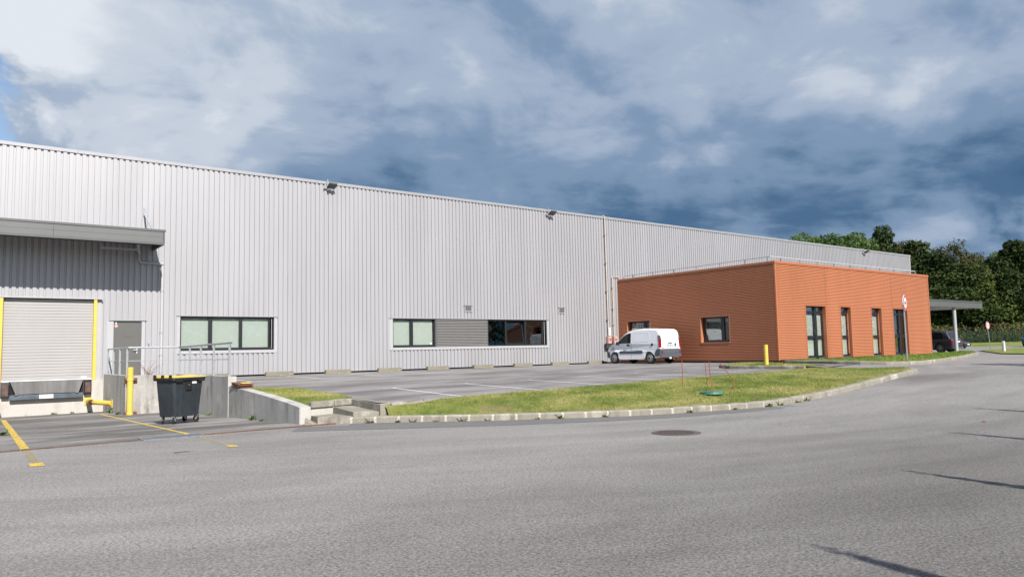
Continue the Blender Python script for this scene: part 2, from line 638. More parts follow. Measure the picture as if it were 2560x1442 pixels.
def thing(name, label, cat, loc=(0, 0, 0), rotz=0, group=None, kind=None):
    o = bpy.data.objects.new(name, None)
    o.empty_display_size = .2
    COL.objects.link(o)
    o.location = loc
    o.rotation_euler = (0, 0, rotz)
    WL[o] = Vector(loc)
    if label:
        o['label'] = label
    if cat:
        o['category'] = cat
    if group:
        o['group'] = group
    if kind:
        o['kind'] = kind
    return o


def tag(o, label, cat=None, group=None, kind=None):
    o['label'] = label
    if cat:
        o['category'] = cat
    if group:
        o['group'] = group
    if kind:
        o['kind'] = kind
    return o


def structure(o, label=None):
    o['kind'] = 'structure'
    if label:
        o['label'] = label
    return o


def dup(o, parent=None):
    c = o.copy()
    COL.objects.link(c)
    if parent is not None:
        c.parent = parent
    for ch in list(o.children):
        dup(ch, c)
    return c


def lerp(a, b, t):
    return a + (b - a) * t


def interp(x, tab):
    if x <= tab[0][0]:
        return tab[0][1]
    for (a, u), (b, v) in zip(tab, tab[1:]):
        if x <= b:
            return u + (v - u) * (x - a) / (b - a)
    return tab[-1][1]


def sstep(a, b, x):
    t = min(1, max(0, (x - a) / (b - a)))
    return t * t * (3 - 2 * t)


def resample(pts, n):
    P = [Vector(p) for p in pts]
    L = [0]
    for a, b in zip(P, P[1:]):
        L.append(L[-1] + (b - a).length)
    out = []
    for i in range(n):
        s = L[-1] * i / (n - 1)
        for k in range(len(P) - 1):
            if s <= L[k + 1] + 1e-9:
                t = (s - L[k]) / max(1e-9, L[k + 1] - L[k])
                out.append(P[k].lerp(P[k + 1], t))
                break
    return out


def plen(pts):
    return sum((Vector(b) - Vector(a)).length for a, b in zip(pts, pts[1:]))


def smooth_path(pts, n=60, it=3):
    P = resample([(*p[:2], 0) for p in pts], n)
    for _ in range(it):
        P = [P[0]] + [(P[i - 1] + P[i] * 2 + P[i + 1]) / 4 for i in range(1, n - 1)] + [P[-1]]
    return P


# ------------------------------------------------------------------ terrain
def zlot(x, y):
    b = min(.017, max(.004, .0157 - .0006 * (x - 10)))
    return -.80 + b * (y - 30.3) - .018 * sstep(28.8, 30.2, y)


ROADX = [(12, -1.47), (15.5, -1.43), (18.5, -1.30), (21.6, -1.17), (24, -1.11), (27.2, -1.06), (30, -.985), (33, -.93), (40, -.905),
         (60, -.87), (75, -.84), (89, -.76), (101, -.63), (115, -.52), (150, -.45)]


def zroad(x, y):
    z = interp(x, ROADX)
    if y > 15 and x < 6.35:
        z = -1.47 - .0262 * (y - 15)
    elif y > 12.5 and x > 22:
        k = sstep(12.5, 17, y) * sstep(22, 25, x) * (1 - sstep(34, 44, x))
        z = lerp(z, zlot(min(x, 32), min(y, 30)) - .012, k)
    elif y > 15 and x >= 6.35:
        z -= .25
    return z


def grid_sheet(name, mat, x0, x1, y0, y1, nx, ny, zf, parent=None, xs=None, ys=None):
    xs = xs or [lerp(x0, x1, i / nx) for i in range(nx + 1)]
    ys = ys or [lerp(y0, y1, j / ny) for j in range(ny + 1)]
    vs = [(x, y, zf(x, y)) for y in ys for x in xs]
    n = len(xs)
    fs = [(j * n + i, j * n + i + 1, (j + 1) * n + i + 1, (j + 1) * n + i) for j in range(len(ys) - 1) for i in range(n - 1)]
    return MB().add(vs, fs).build(name, mat, parent, smooth=True, solid_fix=False)


def drape(name, mat, pts_a, pts_b, zf, off, parent=None, n=2):
    """ribbon between two 2D polylines of equal count, following zf"""
    vs, fs = [], []
    m = len(pts_a)
    for a, b in zip(pts_a, pts_b):
        for k in range(n + 1):
            x, y = lerp(a[0], b[0], k / n), lerp(a[1], b[1], k / n)
            vs.append((x, y, zf(x, y) + off))
    for i in range(m - 1):
        for k in range(n):
            q = i * (n + 1) + k
            fs.append((q, q + 1, q + n + 2, q + n + 1))
    o = MB().add(vs, fs).build(name, mat, parent, solid_fix=False)
    bm = bmesh.new()
    bm.from_mesh(o.data)
    bmesh.ops.recalc_face_normals(bm, faces=bm.faces)
    if bm.faces and sum(f.normal.z for f in bm.faces) < 0:
        bmesh.ops.reverse_faces(bm, faces=bm.faces)
    bm.to_mesh(o.data)
    bm.free()
    return o


def line2(p, q, w, name, mat, zf, off=.006, n=12, label=None):
    p, q = Vector((*p, 0)), Vector((*q, 0))
    d = (q - p).normalized()
    s = Vector((-d.y, d.x, 0)) * w / 2
    A = [p.lerp(q, i / n) + s for i in range(n + 1)]
    B = [p.lerp(q, i / n) - s for i in range(n + 1)]
    o = drape(name, mat, A, B, zf, off, n=1)
    return structure(o, label)


def zground(x, y):
    d = math.hypot(x, y)
    z = -2.6
    if x > 40:
        z = lerp(-2.6, interp(x, ROADX) - .12, sstep(40, 58, x))
    # grass bank that rises behind the far car park
    k = sstep(100, 112, x + .15 * y)
    z = lerp(z, -.25 + max(0, x - 110) * .012, k)
    return z


gx = [-1500, -700, -300, -120, -60, -30, 0, 20, 40, 46, 52, 58, 66, 74, 82, 90, 96, 100, 104, 108, 112, 118, 126, 140, 170, 220, 320, 600, 1500]
gy = [-1500, -600, -250, -120, -60, -40, -25, -10, 0, 10, 20, 30, 40, 50, 60, 80, 110, 160, 260, 500, 1500]
structure(grid_sheet('ground', 'grass_far', 0, 0, 0, 0, 0, 0, zground, xs=gx, ys=gy), 'rough grass ground reaching out to the trees')

rx = [-60, -30, -16, -8, 0, 3, 6.33, 6.4] + [8 + .8 * i for i in range(48)] + [48, 52, 56, 60, 64, 68, 72, 76, 80, 84, 88, 92, 96, 98.5]
ry = [-40, -20, -8, 0, 4, 8, 10, 11, 12] + [12.5 + .5 * i for i in range(12)] + [19, 20.5, 22, 24, 26, 28, 30.6, 34, 40, 50, 60]
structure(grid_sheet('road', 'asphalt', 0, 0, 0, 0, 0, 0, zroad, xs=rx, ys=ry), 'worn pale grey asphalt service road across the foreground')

# loading yard surface, a separate darker layer behind the slot drain
YX = [-14, -10, -6, -2, 0, 2, 4, 6.18]
YY = [15.0, 16, 18, 20, 22, 24, 26, 28, 30.38]
structure(grid_sheet('loading_yard', 'asphalt_yard', 0, 0, 0, 0, 0, 0, lambda x, y: zroad(x, y) + .004, xs=YX, ys=YY),
          'stained asphalt yard sloping down to the loading dock')

# raised car park surface
LOT = []


def back_edge(x):     # front boundary of the car park asphalt
    return interp(x, [(6.4, 15.3), (7.5, 14.9), (8.6, 14.75), (11.4, 14.7), (14.5, 14.85), (18.5, 15.2), (22.3, 15.35), (24.6, 15.4), (26, 15.6), (31, 16.6)])


LX = [6.45, 6.9, 7.3, 7.5, 7.56, 7.57, 7.75] + [8.2 + .6 * i for i in range(39)]
A = [(x, 20.5 if x < 7.565 else back_edge(x) - .12) for x in LX]
B = [(x, 30.45) for x in LX]
structure(drape('parking_lot', 'asphalt_lot', A, B, zlot, 0, n=16), 'grey asphalt car park with faded bay lines along the warehouse')

# dark repair strip beside the kerb
KERB1 = [(6.15, 15.42), (6.7, 15.1), (7.2, 14.75), (7.9, 14.2), (8.65, 13.6), (9.5, 12.95), (11.0, 12.05), (12.5, 11.3), (14.2, 10.75), (15.5, 10.45), (17.0, 10.4),
         (18.5, 10.5), (21.6, 11.0), (24.4, 11.65), (27.0, 12.35)]
K1 = smooth_path(KERB1, 90, 4)


def pathnorm(P, i):
    d = (P[min(i + 1, len(P) - 1)] - P[max(i - 1, 0)]).normalized()
    return Vector((-d.y, d.x, 0))        # to the left of travel


near = [i for i, p in enumerate(K1) if p.x < 15.9]
A = [K1[i] + pathnorm(K1, i) * .05 for i in near]
B = []
for i in near:
    p = K1[i]
    w = interp(p.x, [(6.1, 1.45), (7.8, 1.35), (9.9, 1.05), (13, .72), (15.9, .45)])
    B.append(p - pathnorm(K1, i) * w)
structure(drape('repair_strip', 'asphalt_new', A, B, zroad, .004, n=3), 'darker newer asphalt strip following the kerb')

# ------------------------------------------------------------------ warehouse
D = 30.5
ZB, ZT = -.745, 7.40
wh = thing('warehouse', 'long grey warehouse clad in vertical ribbed metal sheets', 'warehouse', (0, 30.5, -.8))


def rib_mesh(nr):
    m = MB()
    pr = []
    for k in range(nr):
        x = k * .2
        pr += [(x, 0), (x + .068, 0), (x + .074, -.048), (x + .194, -.048)]
    pr.append((nr * .2, 0))
    vs = [(a, b, z) for z in (0, 1) for a, b in pr]
    n = len(pr)
    m.add(vs, [(i, i + 1, n + i + 1, n + i) for i in range(n - 1)])
    me = bpy.data.meshes.new('wall_panel')
    me.from_pydata(m.v, [], m.f)
    me.materials.append(MATS['grey_cladding'])
    return me


RIB = {n: rib_mesh(n) for n in range(1, 6)}


def sheets(x0, x1, z0, z1, y=D):
    n = round((x1 - x0) / .2)
    x = x0
    while n > 0:
        k = min(5, n)
        o = bpy.data.objects.new('wall_panel', RIB[k])
        COL.objects.link(o)
        o.parent = wh
        o.location = (x, y - 30.5 + rnd.uniform(-.003, .003), z0 + .8)
        o.scale = (1, 1, z1 - z0)
        x += k * .2
        n -= k


sheets(-12, 1.4, ZB, ZT)
sheets(1.4, 4.6, 2.15, ZT)
sheets(4.6, 4.8, ZB, ZT)
sheets(4.8, 6.0, 1.37, ZT)
sheets(6.0, 7.2, ZB, ZT)
sheets(7.2, 11.0, 1.56, ZT)
sheets(7.2, 11.0, ZB, .13)
sheets(11.0, 16.2, ZB, ZT)
sheets(16.2, 25.6, 1.56, ZT)
sheets(16.2, 25.6, ZB, .13)
sheets(25.6, 66.4, ZB, ZT)
# body behind the sheets: other walls and roof
box('rear_wall', 'trim_grey', wh, -12, 66.38, D + 42, D + 42.2, -2.6, 7.2)
box('end_wall', 'trim_grey', wh, 66.15, 66.35, D + .15, D + 41.9, -2.6, 7.2)
box('end_wall', 'trim_grey', wh, -12, -11.8, D + .15, D + 41.9, -2.6, 7.2)
box('roof', 'slate_metal_light', wh, -11.75, 66.1, D + .2, D + 41.9, 7.0, 7.1)
box('inner_lining', 'interior', wh, -11.7, 66.1, D + 1.2, D + 1.3, -2.0, 6.9)
for i in range(20):
    x0 = -12 + i * 3.93
    box('coping', 'coping_metal', wh, x0 + .004, x0 + 3.926, D - .075 - .002 * (i % 2), D + .3, ZT - .035, ZT + .085)
box('corner_trim', 'trim_grey', wh, 66.4, 66.5, D - .06, D + .14, ZB, ZT - .04)
box('base_gap', 'black_gap', wh, 6.35, 66.3, D + .02, D + .1, -1.0, ZB + .05)
box('drip_sill', 'coping_metal', wh, 6.3, 66.3, D - .06, D + .01, ZB - .004, ZB + .003)


def window(x0, x1, z0, z1, name='window', left=True):
    w = thing(name, None, None, (x0, D, z0))
    w.parent = wh
    w.location = Vector((x0, D, z0)) - WL[wh]
    w.name = name
    return w


def frame_rect(x0, x1, z0, z1, y0, y1, t, name, mat, parent):
    m = MB()
    m.box(x0, x0 + t, y0, y1, z0, z1)
    m.box(x1 - t, x1, y0, y1, z0, z1)
    m.box(x0 + t, x1 - t, y0, y1, z0, z0 + t)
    m.box(x0 + t, x1 - t, y0, y1, z1 - t, z1)
    return m.build(name, mat, parent)


def surround(x0, x1, z0, z1, gx0, gx1, gz0, gz1, parent):
    """flat metal surround, deep reveal and drip head"""
    m = MB()
    m.box(x0, gx0, D - .05, D + .16, z0, z1)
    m.box(gx1, x1, D - .05, D + .16, z0, z1)
    m.box(gx0, gx1, D - .052, D + .16, gz1, z1)
    m.box(gx0 - .04, gx1 + .04, D - .07, D + .16, z0 - .01, gz0)
    o = m.build('surround', 'trim_grey', parent)
    box('drip_head', 'coping_metal', parent, x0 - .03, x1 + .03, D - .085, D - .045, z1 - .012, z1 + .012)
    return o


# window 1: three panes
w1 = window(7.2, 11.0, .13, 1.56)
surround(7.16, 11.02, .13, 1.575, 7.27, 10.9, .235, 1.55, w1)
frame_rect(7.27, 10.9, .235, 1.55, D + .02, D + .08, .055, 'frame', 'frame_black', w1)
m = MB()
for a, b in ((8.325, 8.47), (9.505, 9.63)):
    m.box(a, b, D + .015, D + .078, .29, 1.495)
m.box(10.68, 10.735, D + .012, D + .075, .29, 1.495)
m.build('mullion', 'frame_black', w1)
box('weather_strip', 'pvc_pale', w1, 10.80, 10.815, D + .008, D + .02, .30, 1.49)
box('bottom_rail', 'frame_black', w1, 7.325, 10.845, D + .018, D + .074, .29, .34)
for a, b in ((7.325, 8.325), (8.47, 9.505), (9.63, 10.68)):
    box('pane', 'glass_green', w1, a, b, D + .04, D + .052, .34, 1.495)
    box('blind', 'blind', w1, a - .03, b + .03, D + .12, D + .125, .25, 1.53)
# window 2: two panes, louvred infill and a dark three-pane window with one leaf tilted open
w2 = window(16.2, 18.74, .13, 1.56)
surround(16.19, 25.62, .13, 1.575, 16.36, 25.47, .235, 1.55, w2)
frame_rect(16.36, 18.62, .235, 1.55, D + .02, D + .08, .06, 'frame', 'frame_black', w2)
box('mullion', 'frame_black', w2, 17.28, 17.44, D + .015, D + .078, .295, 1.49)
box('bottom_rail', 'frame_black', w2, 16.42, 18.56, D + .018, D + .074, .295, .345)
box('side_reveal', 'slate_metal', w2, 18.62, 18.72, D - .03, D + .15, .237, 1.548)
for a, b in ((16.42, 17.28), (17.44, 18.50)):
    box('pane', 'glass_green', w2, a, b, D + .04, D + .052, .345, 1.49)
    box('blind', 'blind', w2, a - .03, b + .03, D + .12, D + .125, .26, 1.52)
MB().tube([(18.40, D + .036, .40), (18.40, D + .030, .40)], .045, 12).build('sticker', 'white_paint', w2)
lou = thing('louvre_panel', None, None)
lou.parent = wh
lou.location = Vector((18.72, D, .24)) - WL[wh]
WL[lou] = Vector((18.72, D, .24))
box('backing', 'slate_metal', lou, 18.722, 21.66, D + .02, D + .04, .236, 1.549)
for k in range(17):
    z = .245 + k * .0767
    m = MB()
    m.add([(18.724, D + .018, z), (21.658, D + .018, z), (21.658, D - .028, z + .014), (18.724, D - .028, z + .014),
           (18.724, D - .028, z + .044), (21.658, D - .028, z + .044), (21.658, D + .018, z + .062), (18.724, D + .018, z + .062)],
          [(0, 1, 2, 3), (3, 2, 5, 4), (4, 5, 6, 7)])
    m.build('slat', 'louvre_grey', lou)
w3 = window(21.66, 25.47, .235, 1.55)
frame_rect(21.66, 25.47, .237, 1.549, D + .0, D + .08, .06, 'frame', 'frame_black', w3)
m = MB()
m.box(22.755, 22.85, D + .01, D + .078, .297, 1.489)
m.box(24.0, 24.12, D + .01, D + .078, .297, 1.489)
m.box(25.16, 25.25, D + .01, D + .078, .297, 1.489)
m.build('mullion', 'frame_black', w3)
box('weather_strip', 'pvc_pale', w3, 25.31, 25.33, D - .004, D + .01, .30, 1.48)
box('pane', 'glass_dark', w3, 21.72, 22.755, D + .04, D + .052, .297, 1.489)
box('pane', 'glass_dark', w3, 24.12, 25.16, D + .04, D + .052, .297, 1.489)
leaf = MB()
tz = R(-7)


def tl(x, y, z):      # leaf tilted inwards at the top
    zz_ = z - .30
    return (x, D + .045 + y * math.cos(tz) - zz_ * math.sin(tz), .30 + zz_ * math.cos(tz) + y * math.sin(tz))


for (a, b, c, d) in ((22.86, 22.92, .30, 1.47), (23.93, 23.99, .30, 1.47), (22.92, 23.93, .30, .36), (22.92, 23.93, 1.41, 1.47)):
    vs = [tl(x, y, z) for z in (c, d) for y in (0, .04) for x in (a, b)]
    leaf.add(vs, [(0, 2, 3, 1), (4, 5, 7, 6), (0, 1, 5, 4), (2, 6, 7, 3), (0, 4, 6, 2), (1, 3, 7, 5)])
lf = leaf.build('sash', 'frame_black', w3, label='sash tilted inwards at the top')
vs = [tl(x, y, z) for z in (.36, 1.41) for y in (.015, .025) for x in (22.92, 23.93)]
MB().add(vs, [(0, 2, 3, 1), (4, 5, 7, 6), (0, 1, 5, 4), (2, 6, 7, 3), (0, 4, 6, 2), (1, 3, 7, 5)]).build('pane', 'glass_dark', lf)

# grey personnel door
dr = window(4.8, 6.05, -.7, 1.36, 'door')
m = MB()
m.box(4.79, 5.0, D - .05, D + .1, -.74, 1.38)
m.box(5.93, 6.04, D - .05, D + .1, -.74, 1.38)
m.box(5.0, 5.93, D - .05, D + .1, 1.345, 1.38)
m.build('door_frame', 'trim_grey', dr)
box('drip_head', 'coping_metal', dr, 4.84, 6.1, D - .085, D - .045, 1.375, 1.40)
box('door_leaf', 'door_grey', dr, 5.003, 5.927, D + .0, D + .05, -.70, 1.343)
m = MB()
m.tube([(5.79, D - .003, .30), (5.79, D - .07, .30), (5.66, D - .07, .30)], .014, 8)
m.box(5.765, 5.81, D - .02, D - .001, .17, .40)
m.build('handle', 'pvc_pale', dr)
box('notice', 'door_grey', dr, 5.35, 5.68, D - .006, D - .002, .78, .95)
MB().tube([(5.09, D - .002, 1.18), (5.09, D - .008, 1.18)], .055, 14).build('sticker', 'box_pink', dr)
box('sticker', 'white_paint', dr, 5.06, 5.11, D - .007, D - .002, 1.255, 1.31)
box('threshold', 'rust', dr, 5.9, 5.928, D - .012, D - .002, -.7, -.45)
bell = MB().box(6.14, 6.2, D - .09, D - .043, .53, .66)
bell.tube([(6.17, D - .09, .50), (6.17, D - .11, .47)], .02, 8)
tag(bell.build('key_switch', 'pvc_grey'), 'small grey key switch box on the cladding beside the steel door', 'switch')
tube('conduit', 'pvc_grey', wh, [(6.175, D - .055, .5), (6.175, D - .055, -.1)], .012, 6)

# roller shutter dock door with its guide frame
sh = window(1.4, 4.6, -.72, 2.15, 'roller_shutter')
nsl = 27
for k in range(nsl):
    z0 = -.66 + k * (2.10 + .66) / nsl
    h = (2.10 + .66) / nsl
    m = MB()
    m.add([(1.66, D - .0, z0), (4.34, D - .0, z0), (4.34, D - .011, z0 + .012), (1.66, D - .011, z0 + .012), (1.66, D - .011, z0 + h - .006), (4.34, D - .011, z0 + h - .006),
           (4.34, D - .0, z0 + h - .001), (1.66, D - .0, z0 + h - .001)], [(0, 1, 2, 3), (3, 2, 5, 4), (4, 5, 6, 7)])
    m.build('slat', 'shutter', sh)
box('bottom_bar', 'white_paint', sh, 1.66, 4.34, D - .035, D + .02, -.72, -.665)
box('label_plate', 'white_paint', sh, 4.0, 4.17, D - .042, D - .037, -.655, -.58)
for a in (1.545, 4.34):
    box('guide_rail', 'yellow_paint', sh, a, a + .105, D - .16, D + .03, -.735, 2.12, bevel=.01)
box('lintel_flashing', 'trim_grey', sh, 1.35, 4.62, D - .18, D - .05, 2.125, 2.155)
m = MB()
m.box(1.395, 1.54, D - .045, D + .03, ZB, 2.12)
m.box(4.45, 4.60, D - .045, D + .03, ZB, 2.12)
m.build('jamb_flashing', 'trim_grey', sh)
# concrete dock wall
dw = MB().box(-12, 4.70, 30.34, 30.7, -2.4, -.735)
dock_wall = tag(dw.build('dock_wall', 'concrete_pale'), 'pale rendered concrete base wall below the roller shutter', 'wall')

# dock leveller with lip and painted white patch
lv = thing('dock_leveller', 'dark worn steel dock leveller under the roller shutter', 'leveller', (3, 30.34, -.7))
fy = 30.34
m = MB()
m.add([(1.90, fy - .16, -.70), (4.04, fy - .16, -.70), (3.90, fy - .22, -1.13), (2.06, fy - .22, -1.13),
       (1.90, fy - .02, -.70), (4.04, fy - .02, -.70), (3.90, fy - .02, -1.13), (2.06, fy - .02, -1.13)],
      [(0, 1, 2, 3), (4, 7, 6, 5), (0, 4, 5, 1), (1, 5, 6, 2), (2, 6, 7, 3), (3, 7, 4, 0)])
m.build('lip', 'worn_steel', lv)
box('recess', 'black_gap', lv, 1.88, 4.06, fy - .015, fy - .004, -1.16, -.70)
box('front_beam', 'blue_steel', lv, 1.90, 4.05, fy - .2, fy - .005, -1.31, -1.155, bevel=.008)
box('painted_patch', 'white_paint', lv, 2.74, 3.15, fy - .204, fy - .2, -1.295, -1.165)
for x in (2.08, 3.86):
    tube('hinge', 'dark_steel', lv, [(x - .05, fy - .2, -1.15), (x + .05, fy - .2, -1.15)], .028, 8)
for i, (a, b, mt, lb) in enumerate(((1.66, 1.87, 'dark_steel', 'rusty black dock bumper left of the leveller'), (4.08, 4.30, 'rubber', 'rusty black dock bumper right of the leveller'))):
    bp = thing('dock_bumper', lb, 'bumper', ((a + b) / 2, 30.34, -1.2), group='bumpers at the dock leveller')
    box('rubber_block', mt, bp, a, b, fy - .19, fy - .03, -1.20, -.73, bevel=.012)
    box('steel_plate', 'rust_drain', bp, a + .02, b - .03, fy - .205, fy - .191, -1.15, -.80, bevel=.004)
    box('mounting_plate', 'dark_steel', bp, a - .02, b + .02, fy - .03, fy - .001, -1.23, -.71)

# ------------------------------------------------------------------ dock canopy (upper left)
CZ0, CZ1 = 4.0, 4.54
cp = thing('dock_canopy', 'dark grey metal canopy over the loading dock with boarded fascia', 'canopy', (0, 30.5, 4))
seg = [(-12, -6.2), (-6.2, -1.9), (-1.9, 2.86), (2.86, 6.22)]
for i, (a, b) in enumerate(seg):
    box('fascia_board', 'slate_metal_light', cp, a + .004, b - .004, 28.605, 28.65, 4.27, 4.462)
    box('fascia_board', 'slate_metal_light', cp, a + .004, b - .004, 28.61, 28.65, 4.068, 4.266)
box('top_trim', 'slate_metal', cp, -12, 6.3, 28.585, 28.75, 4.464, 4.54)
box('bottom_trim', 'slate_metal', cp, -12, 6.26, 28.60, 28.75, 4.0, 4.064)
box('end_fascia', 'slate_metal', cp, 6.224, 6.27, 28.752, 30.44, 4.0, 4.462)
box('end_fascia', 'slate_metal', cp, 6.222, 6.272, 28.598, 28.75, 4.066, 4.462)
box('end_trim', 'slate_metal', cp, 6.22, 6.305, 28.752, 30.44, 4.464, 4.54)
box('roof_deck', 'slate_metal', cp, -12, 6.218, 28.66, 30.44, 4.38, 4.42)
for k in range(16):
    x = -11.5 + k * 1.16
    box('joist', 'dark_steel', cp, x, x + .07, 28.76, 30.42, 4.24, 4.38)
m = MB()
for k in range(3):
    m.box(-12, 6.1, 28.95 + k * .55, 29.0 + k * .55, 4.17, 4.238)
m.build('purlin', 'dark_steel', cp)
m = MB()
m.box(4.36, 5.58, 29.46, 29.56, 3.86, 3.92)
m.build('tube_lamp', 'pvc_grey', cp)
m = MB()
for x in (4.5, 5.4):
    m.box(x, x + .02, 29.5, 29.52, 3.92, 4.17)
m.build('lamp_hanger', 'dark_steel', cp)
# tie strut above the canopy
st = MB()
st.box(5.91, 5.98, D - .09, D - .045, 5.28, 5.60)
st.tube([(5.945, D - .08, 5.36), (5.945, 28.9, 4.53)], .035, 8)
st.build('tie_rod', 'galvanised', cp)

# rainwater pipes
rp = thing('downpipe', 'light grey downpipe running down the ribbed wall right of the door', 'pipe', (6.6, 30.4, -.8))
tube('pipe', 'pvc_pale', rp, [(6.6, 30.39, 3.50), (6.6, 30.39, .95)], .052, 10)
tube('pipe', 'pvc_pale', rp, [(6.6, 30.39, .93), (6.6, 30.39, -.60)], .052, 10)
tube('lower_sleeve', 'pvc_grey', rp, [(6.6, 30.39, -.32), (6.6, 30.39, -.78)], .06, 10)
for z in (.94, 2.5, .1):
    tube('clamp', 'pvc_grey', rp, [(6.6, 30.39, z - .02), (6.6, 30.39, z + .02)], .066, 10)
tube('branch', 'pvc_grey', rp, [(5.60, 29.6, 4.12), (5.70, 30.1, 4.0), (5.78, 30.33, 3.86), (5.78, 30.33, 3.62), (5.84, 30.34, 3.54), (6.62, 30.36, 3.51)], .055, 10)

# ------------------------------------------------------------------ floodlights, grilles
def floodlight(x, side_label, s=1.0):
    o = thing('floodlight', side_label, 'floodlight', (x, D, 7.4), group='floodlights on the roof edge of the warehouse')
    o.scale = (.85, .85, .85)
    m = MB()
    m.box(-.04, .03, -.14, -.09, -.25, .20)
    m.box(-.03, .02, -.09, .05, .14, .19)
    m.build('bracket', 'galvanised', o, local=True)
    a = R(28)
    ax, ay, az = Vector((.21, 0, 0)), Vector((0, -math.cos(a), math.sin(a))) * .20, Vector((0, math.sin(a), math.cos(a))) * .05
    MB().obox((.14, -.36, -.16), ax, ay, az).build('housing', 'dark_steel', o, local=True, bevel=.015)
    MB().obox(Vector((.14, -.36, -.16)) - az * 1.03, ax * .88, ay * .86, az * .04).build('lens', 'lamp_smoke', o, local=True)
    MB().box(-.20, -.06, -.16, -.10, -.30, -.20).build('junction_box', 'galvanised', o, local=True)
    m = MB()
    m.tube([(-.02, -.115, -.18), (.0, -.22, -.26), (.10, -.30, -.24)], .018, 6)
    m.build('arm', 'galvanised', o, local=True)
    return o


floodlight(13.2, 'floodlight on the roof edge above the first window')
floodlight(25.72, 'floodlight on the roof edge above the dark window')
floodlight(58.6, 'distant floodlight on the roof edge above the orange annex')
for x, lb in ((20.27, 'small square vent grille above the louvred panel'), (26.3, 'small square vent grille right of the long window')):
    o = thing('vent_grille', lb, 'vent', (x, D, 1.93), group='vent grilles on the grey wall')
    frame_rect(x, x + .44, 1.925, 2.225, D - .075, D - .043, .035, 'frame', 'trim_grey', o)
    box('drip_head', 'coping_metal', o, x - .03, x + .47, D - .11, D - .04, 2.227, 2.242)
    box('backing', 'slate_metal', o, x + .036, x + .404, D - .05, D - .0435, 1.961, 2.189)
    for k in range(6):
        z = 1.968 + k * .037
        MB().quad((x + .037, D - .052, z + .03), (x + .403, D - .052, z + .03), (x + .403, D - .07, z), (x + .037, D - .07, z)).build('slat', 'slate_metal_light', o)

# gas pipes with boxes
gp = thing('gas_pipe', 'thin pale orange pipe climbing from the meter boxes to the warehouse roof', 'pipe', (29.87, 30.35, 0))
tube('riser', 'gas_orange', gp, [(29.90, 30.36, .70), (29.86, 30.36, 7.45), (29.86, 30.45, 7.53), (29.86, 30.6, 7.53)], .027, 8)
for z in (1.6, 3.2, 4.8, 6.4):
    box('clamp', 'galvanised', gp, 29.82, 29.93, 30.33, 30.45, z, z + .04)
gp2 = thing('gas_pipe', 'shorter pale orange pipe ending at the orange annex parapet', 'pipe', (30.33, 30.3, 0))
tube('riser', 'gas_orange', gp2, [(30.33, 30.36, .68), (30.33, 30.36, 4.06), (30.9, 30.36, 4.08)], .027, 8)
for z in (1.3, 2.2, 3.4):
    box('clamp', 'galvanised', gp2, 30.28, 30.38, 30.33, 30.45, z, z + .04)
for x, lb in ((29.74, 'pink gas meter box nearer the window side, behind the van'), (30.2, 'pink gas meter box nearest the orange annex, behind the van')):
    o = thing('meter_box', lb, 'meter box', (x, 30.3, .3), group='gas meter boxes by the van')
    box('cabinet', 'box_pink', o, x, x + .24, 30.22, 30.42, .28, .68, bevel=.01)
    box('dial_window', 'rust', o, x + .07, x + .17, 30.214, 30.219, .43, .55)
tag(box('notice_plate', 'white_paint', None, 29.93, 30.10, 30.40, 30.42, .72, 1.18), 'white notice plate fixed above the pink meter boxes', 'sign')
o = thing('valve_box', 'low dark steel box under the pink meter boxes', 'box', (30.0, 30.3, .1))
box('casing', 'dark_steel', o, 29.62, 30.5, 30.22, 30.42, .0, .26, bevel=.01)
box('lid', 'worn_steel', o, 29.60, 30.52, 30.20, 30.42, .262, .275)

# ------------------------------------------------------------------ orange annex
OX0, OX1, OY = 30.85, 46.26, 20.28
OZ0, OZ1 = -.695, 3.80
an = thing('orange_annex', 'low orange annex clad in horizontal corrugated metal', 'building', (30.85, 20.28, -.84))
PITCH = .0762


def corr(a, b, z0, z1, face, name='wall_panel', mat='orange_cladding'):
    """face 'S': plane y=OY spanning x a..b ; face 'W': plane x=OX0 spanning y a..b"""
    n = max(1, round((z1 - z0) / PITCH))
    p = (z1 - z0) / n
    pr = []
    for k in range(n):
        z = z0 + k * p
        pr += [(0, z), (0, z + p * .26), (-.026, z + p * .34), (-.028, z + p * .72)]
    pr.append((0, z1))
    m = MB()
    if face == 'S':
        vs = [(x, OY + o, z) for x in (a, b) for o, z in pr]
    else:
        vs = [(OX0 + o, y, z) for y in (b, a) for o, z in pr]
    q = len(pr)
    m.add(vs, [(i, q + i, q + i + 1, i + 1) for i in range(q - 1)])
    return m.build(name, mat, an, solid_fix=False)


DOORS = [(33.25, 35.0), (36.42, 37.38), (39.50, 40.56), (41.86, 43.48)]
DT = 1.86
xs = [OX0 + .07, 33.25, 35.0, 35.13, 36.42, 37.38, 39.50, 40.56, 41.79, 41.86, 43.48, OX1 - .05]
spans = [(OX0 + .07, 33.21), (35.06, 35.125), (35.137, 36.37), (37.44, 39.46), (40.62, 41.82), (43.54, OX1 - .05)]
for a, b in spans:
    corr(a, b, OZ0, DT + .05, 'S')
for a, b in ((OX0 + .07, 35.122), (35.134, 41.784), (41.796, OX1 - .05)):
    corr(a, b, DT + .05, OZ1, 'S')
WN = [(22.93, 24.66, .2, 1.47), (28.1, 29.80, .2, 1.47)]
for (a, b) in ((OY + .05, 22.87), (24.72, 28.04), (29.86, 30.42)):
    corr(a, b, OZ0, OZ1, 'W')
for a, b, z0, z1 in WN:
    corr(a - .06, b + .06, OZ0, z0 - .05, 'W')
    corr(a - .06, b + .06, z1 + .05, OZ1, 'W')
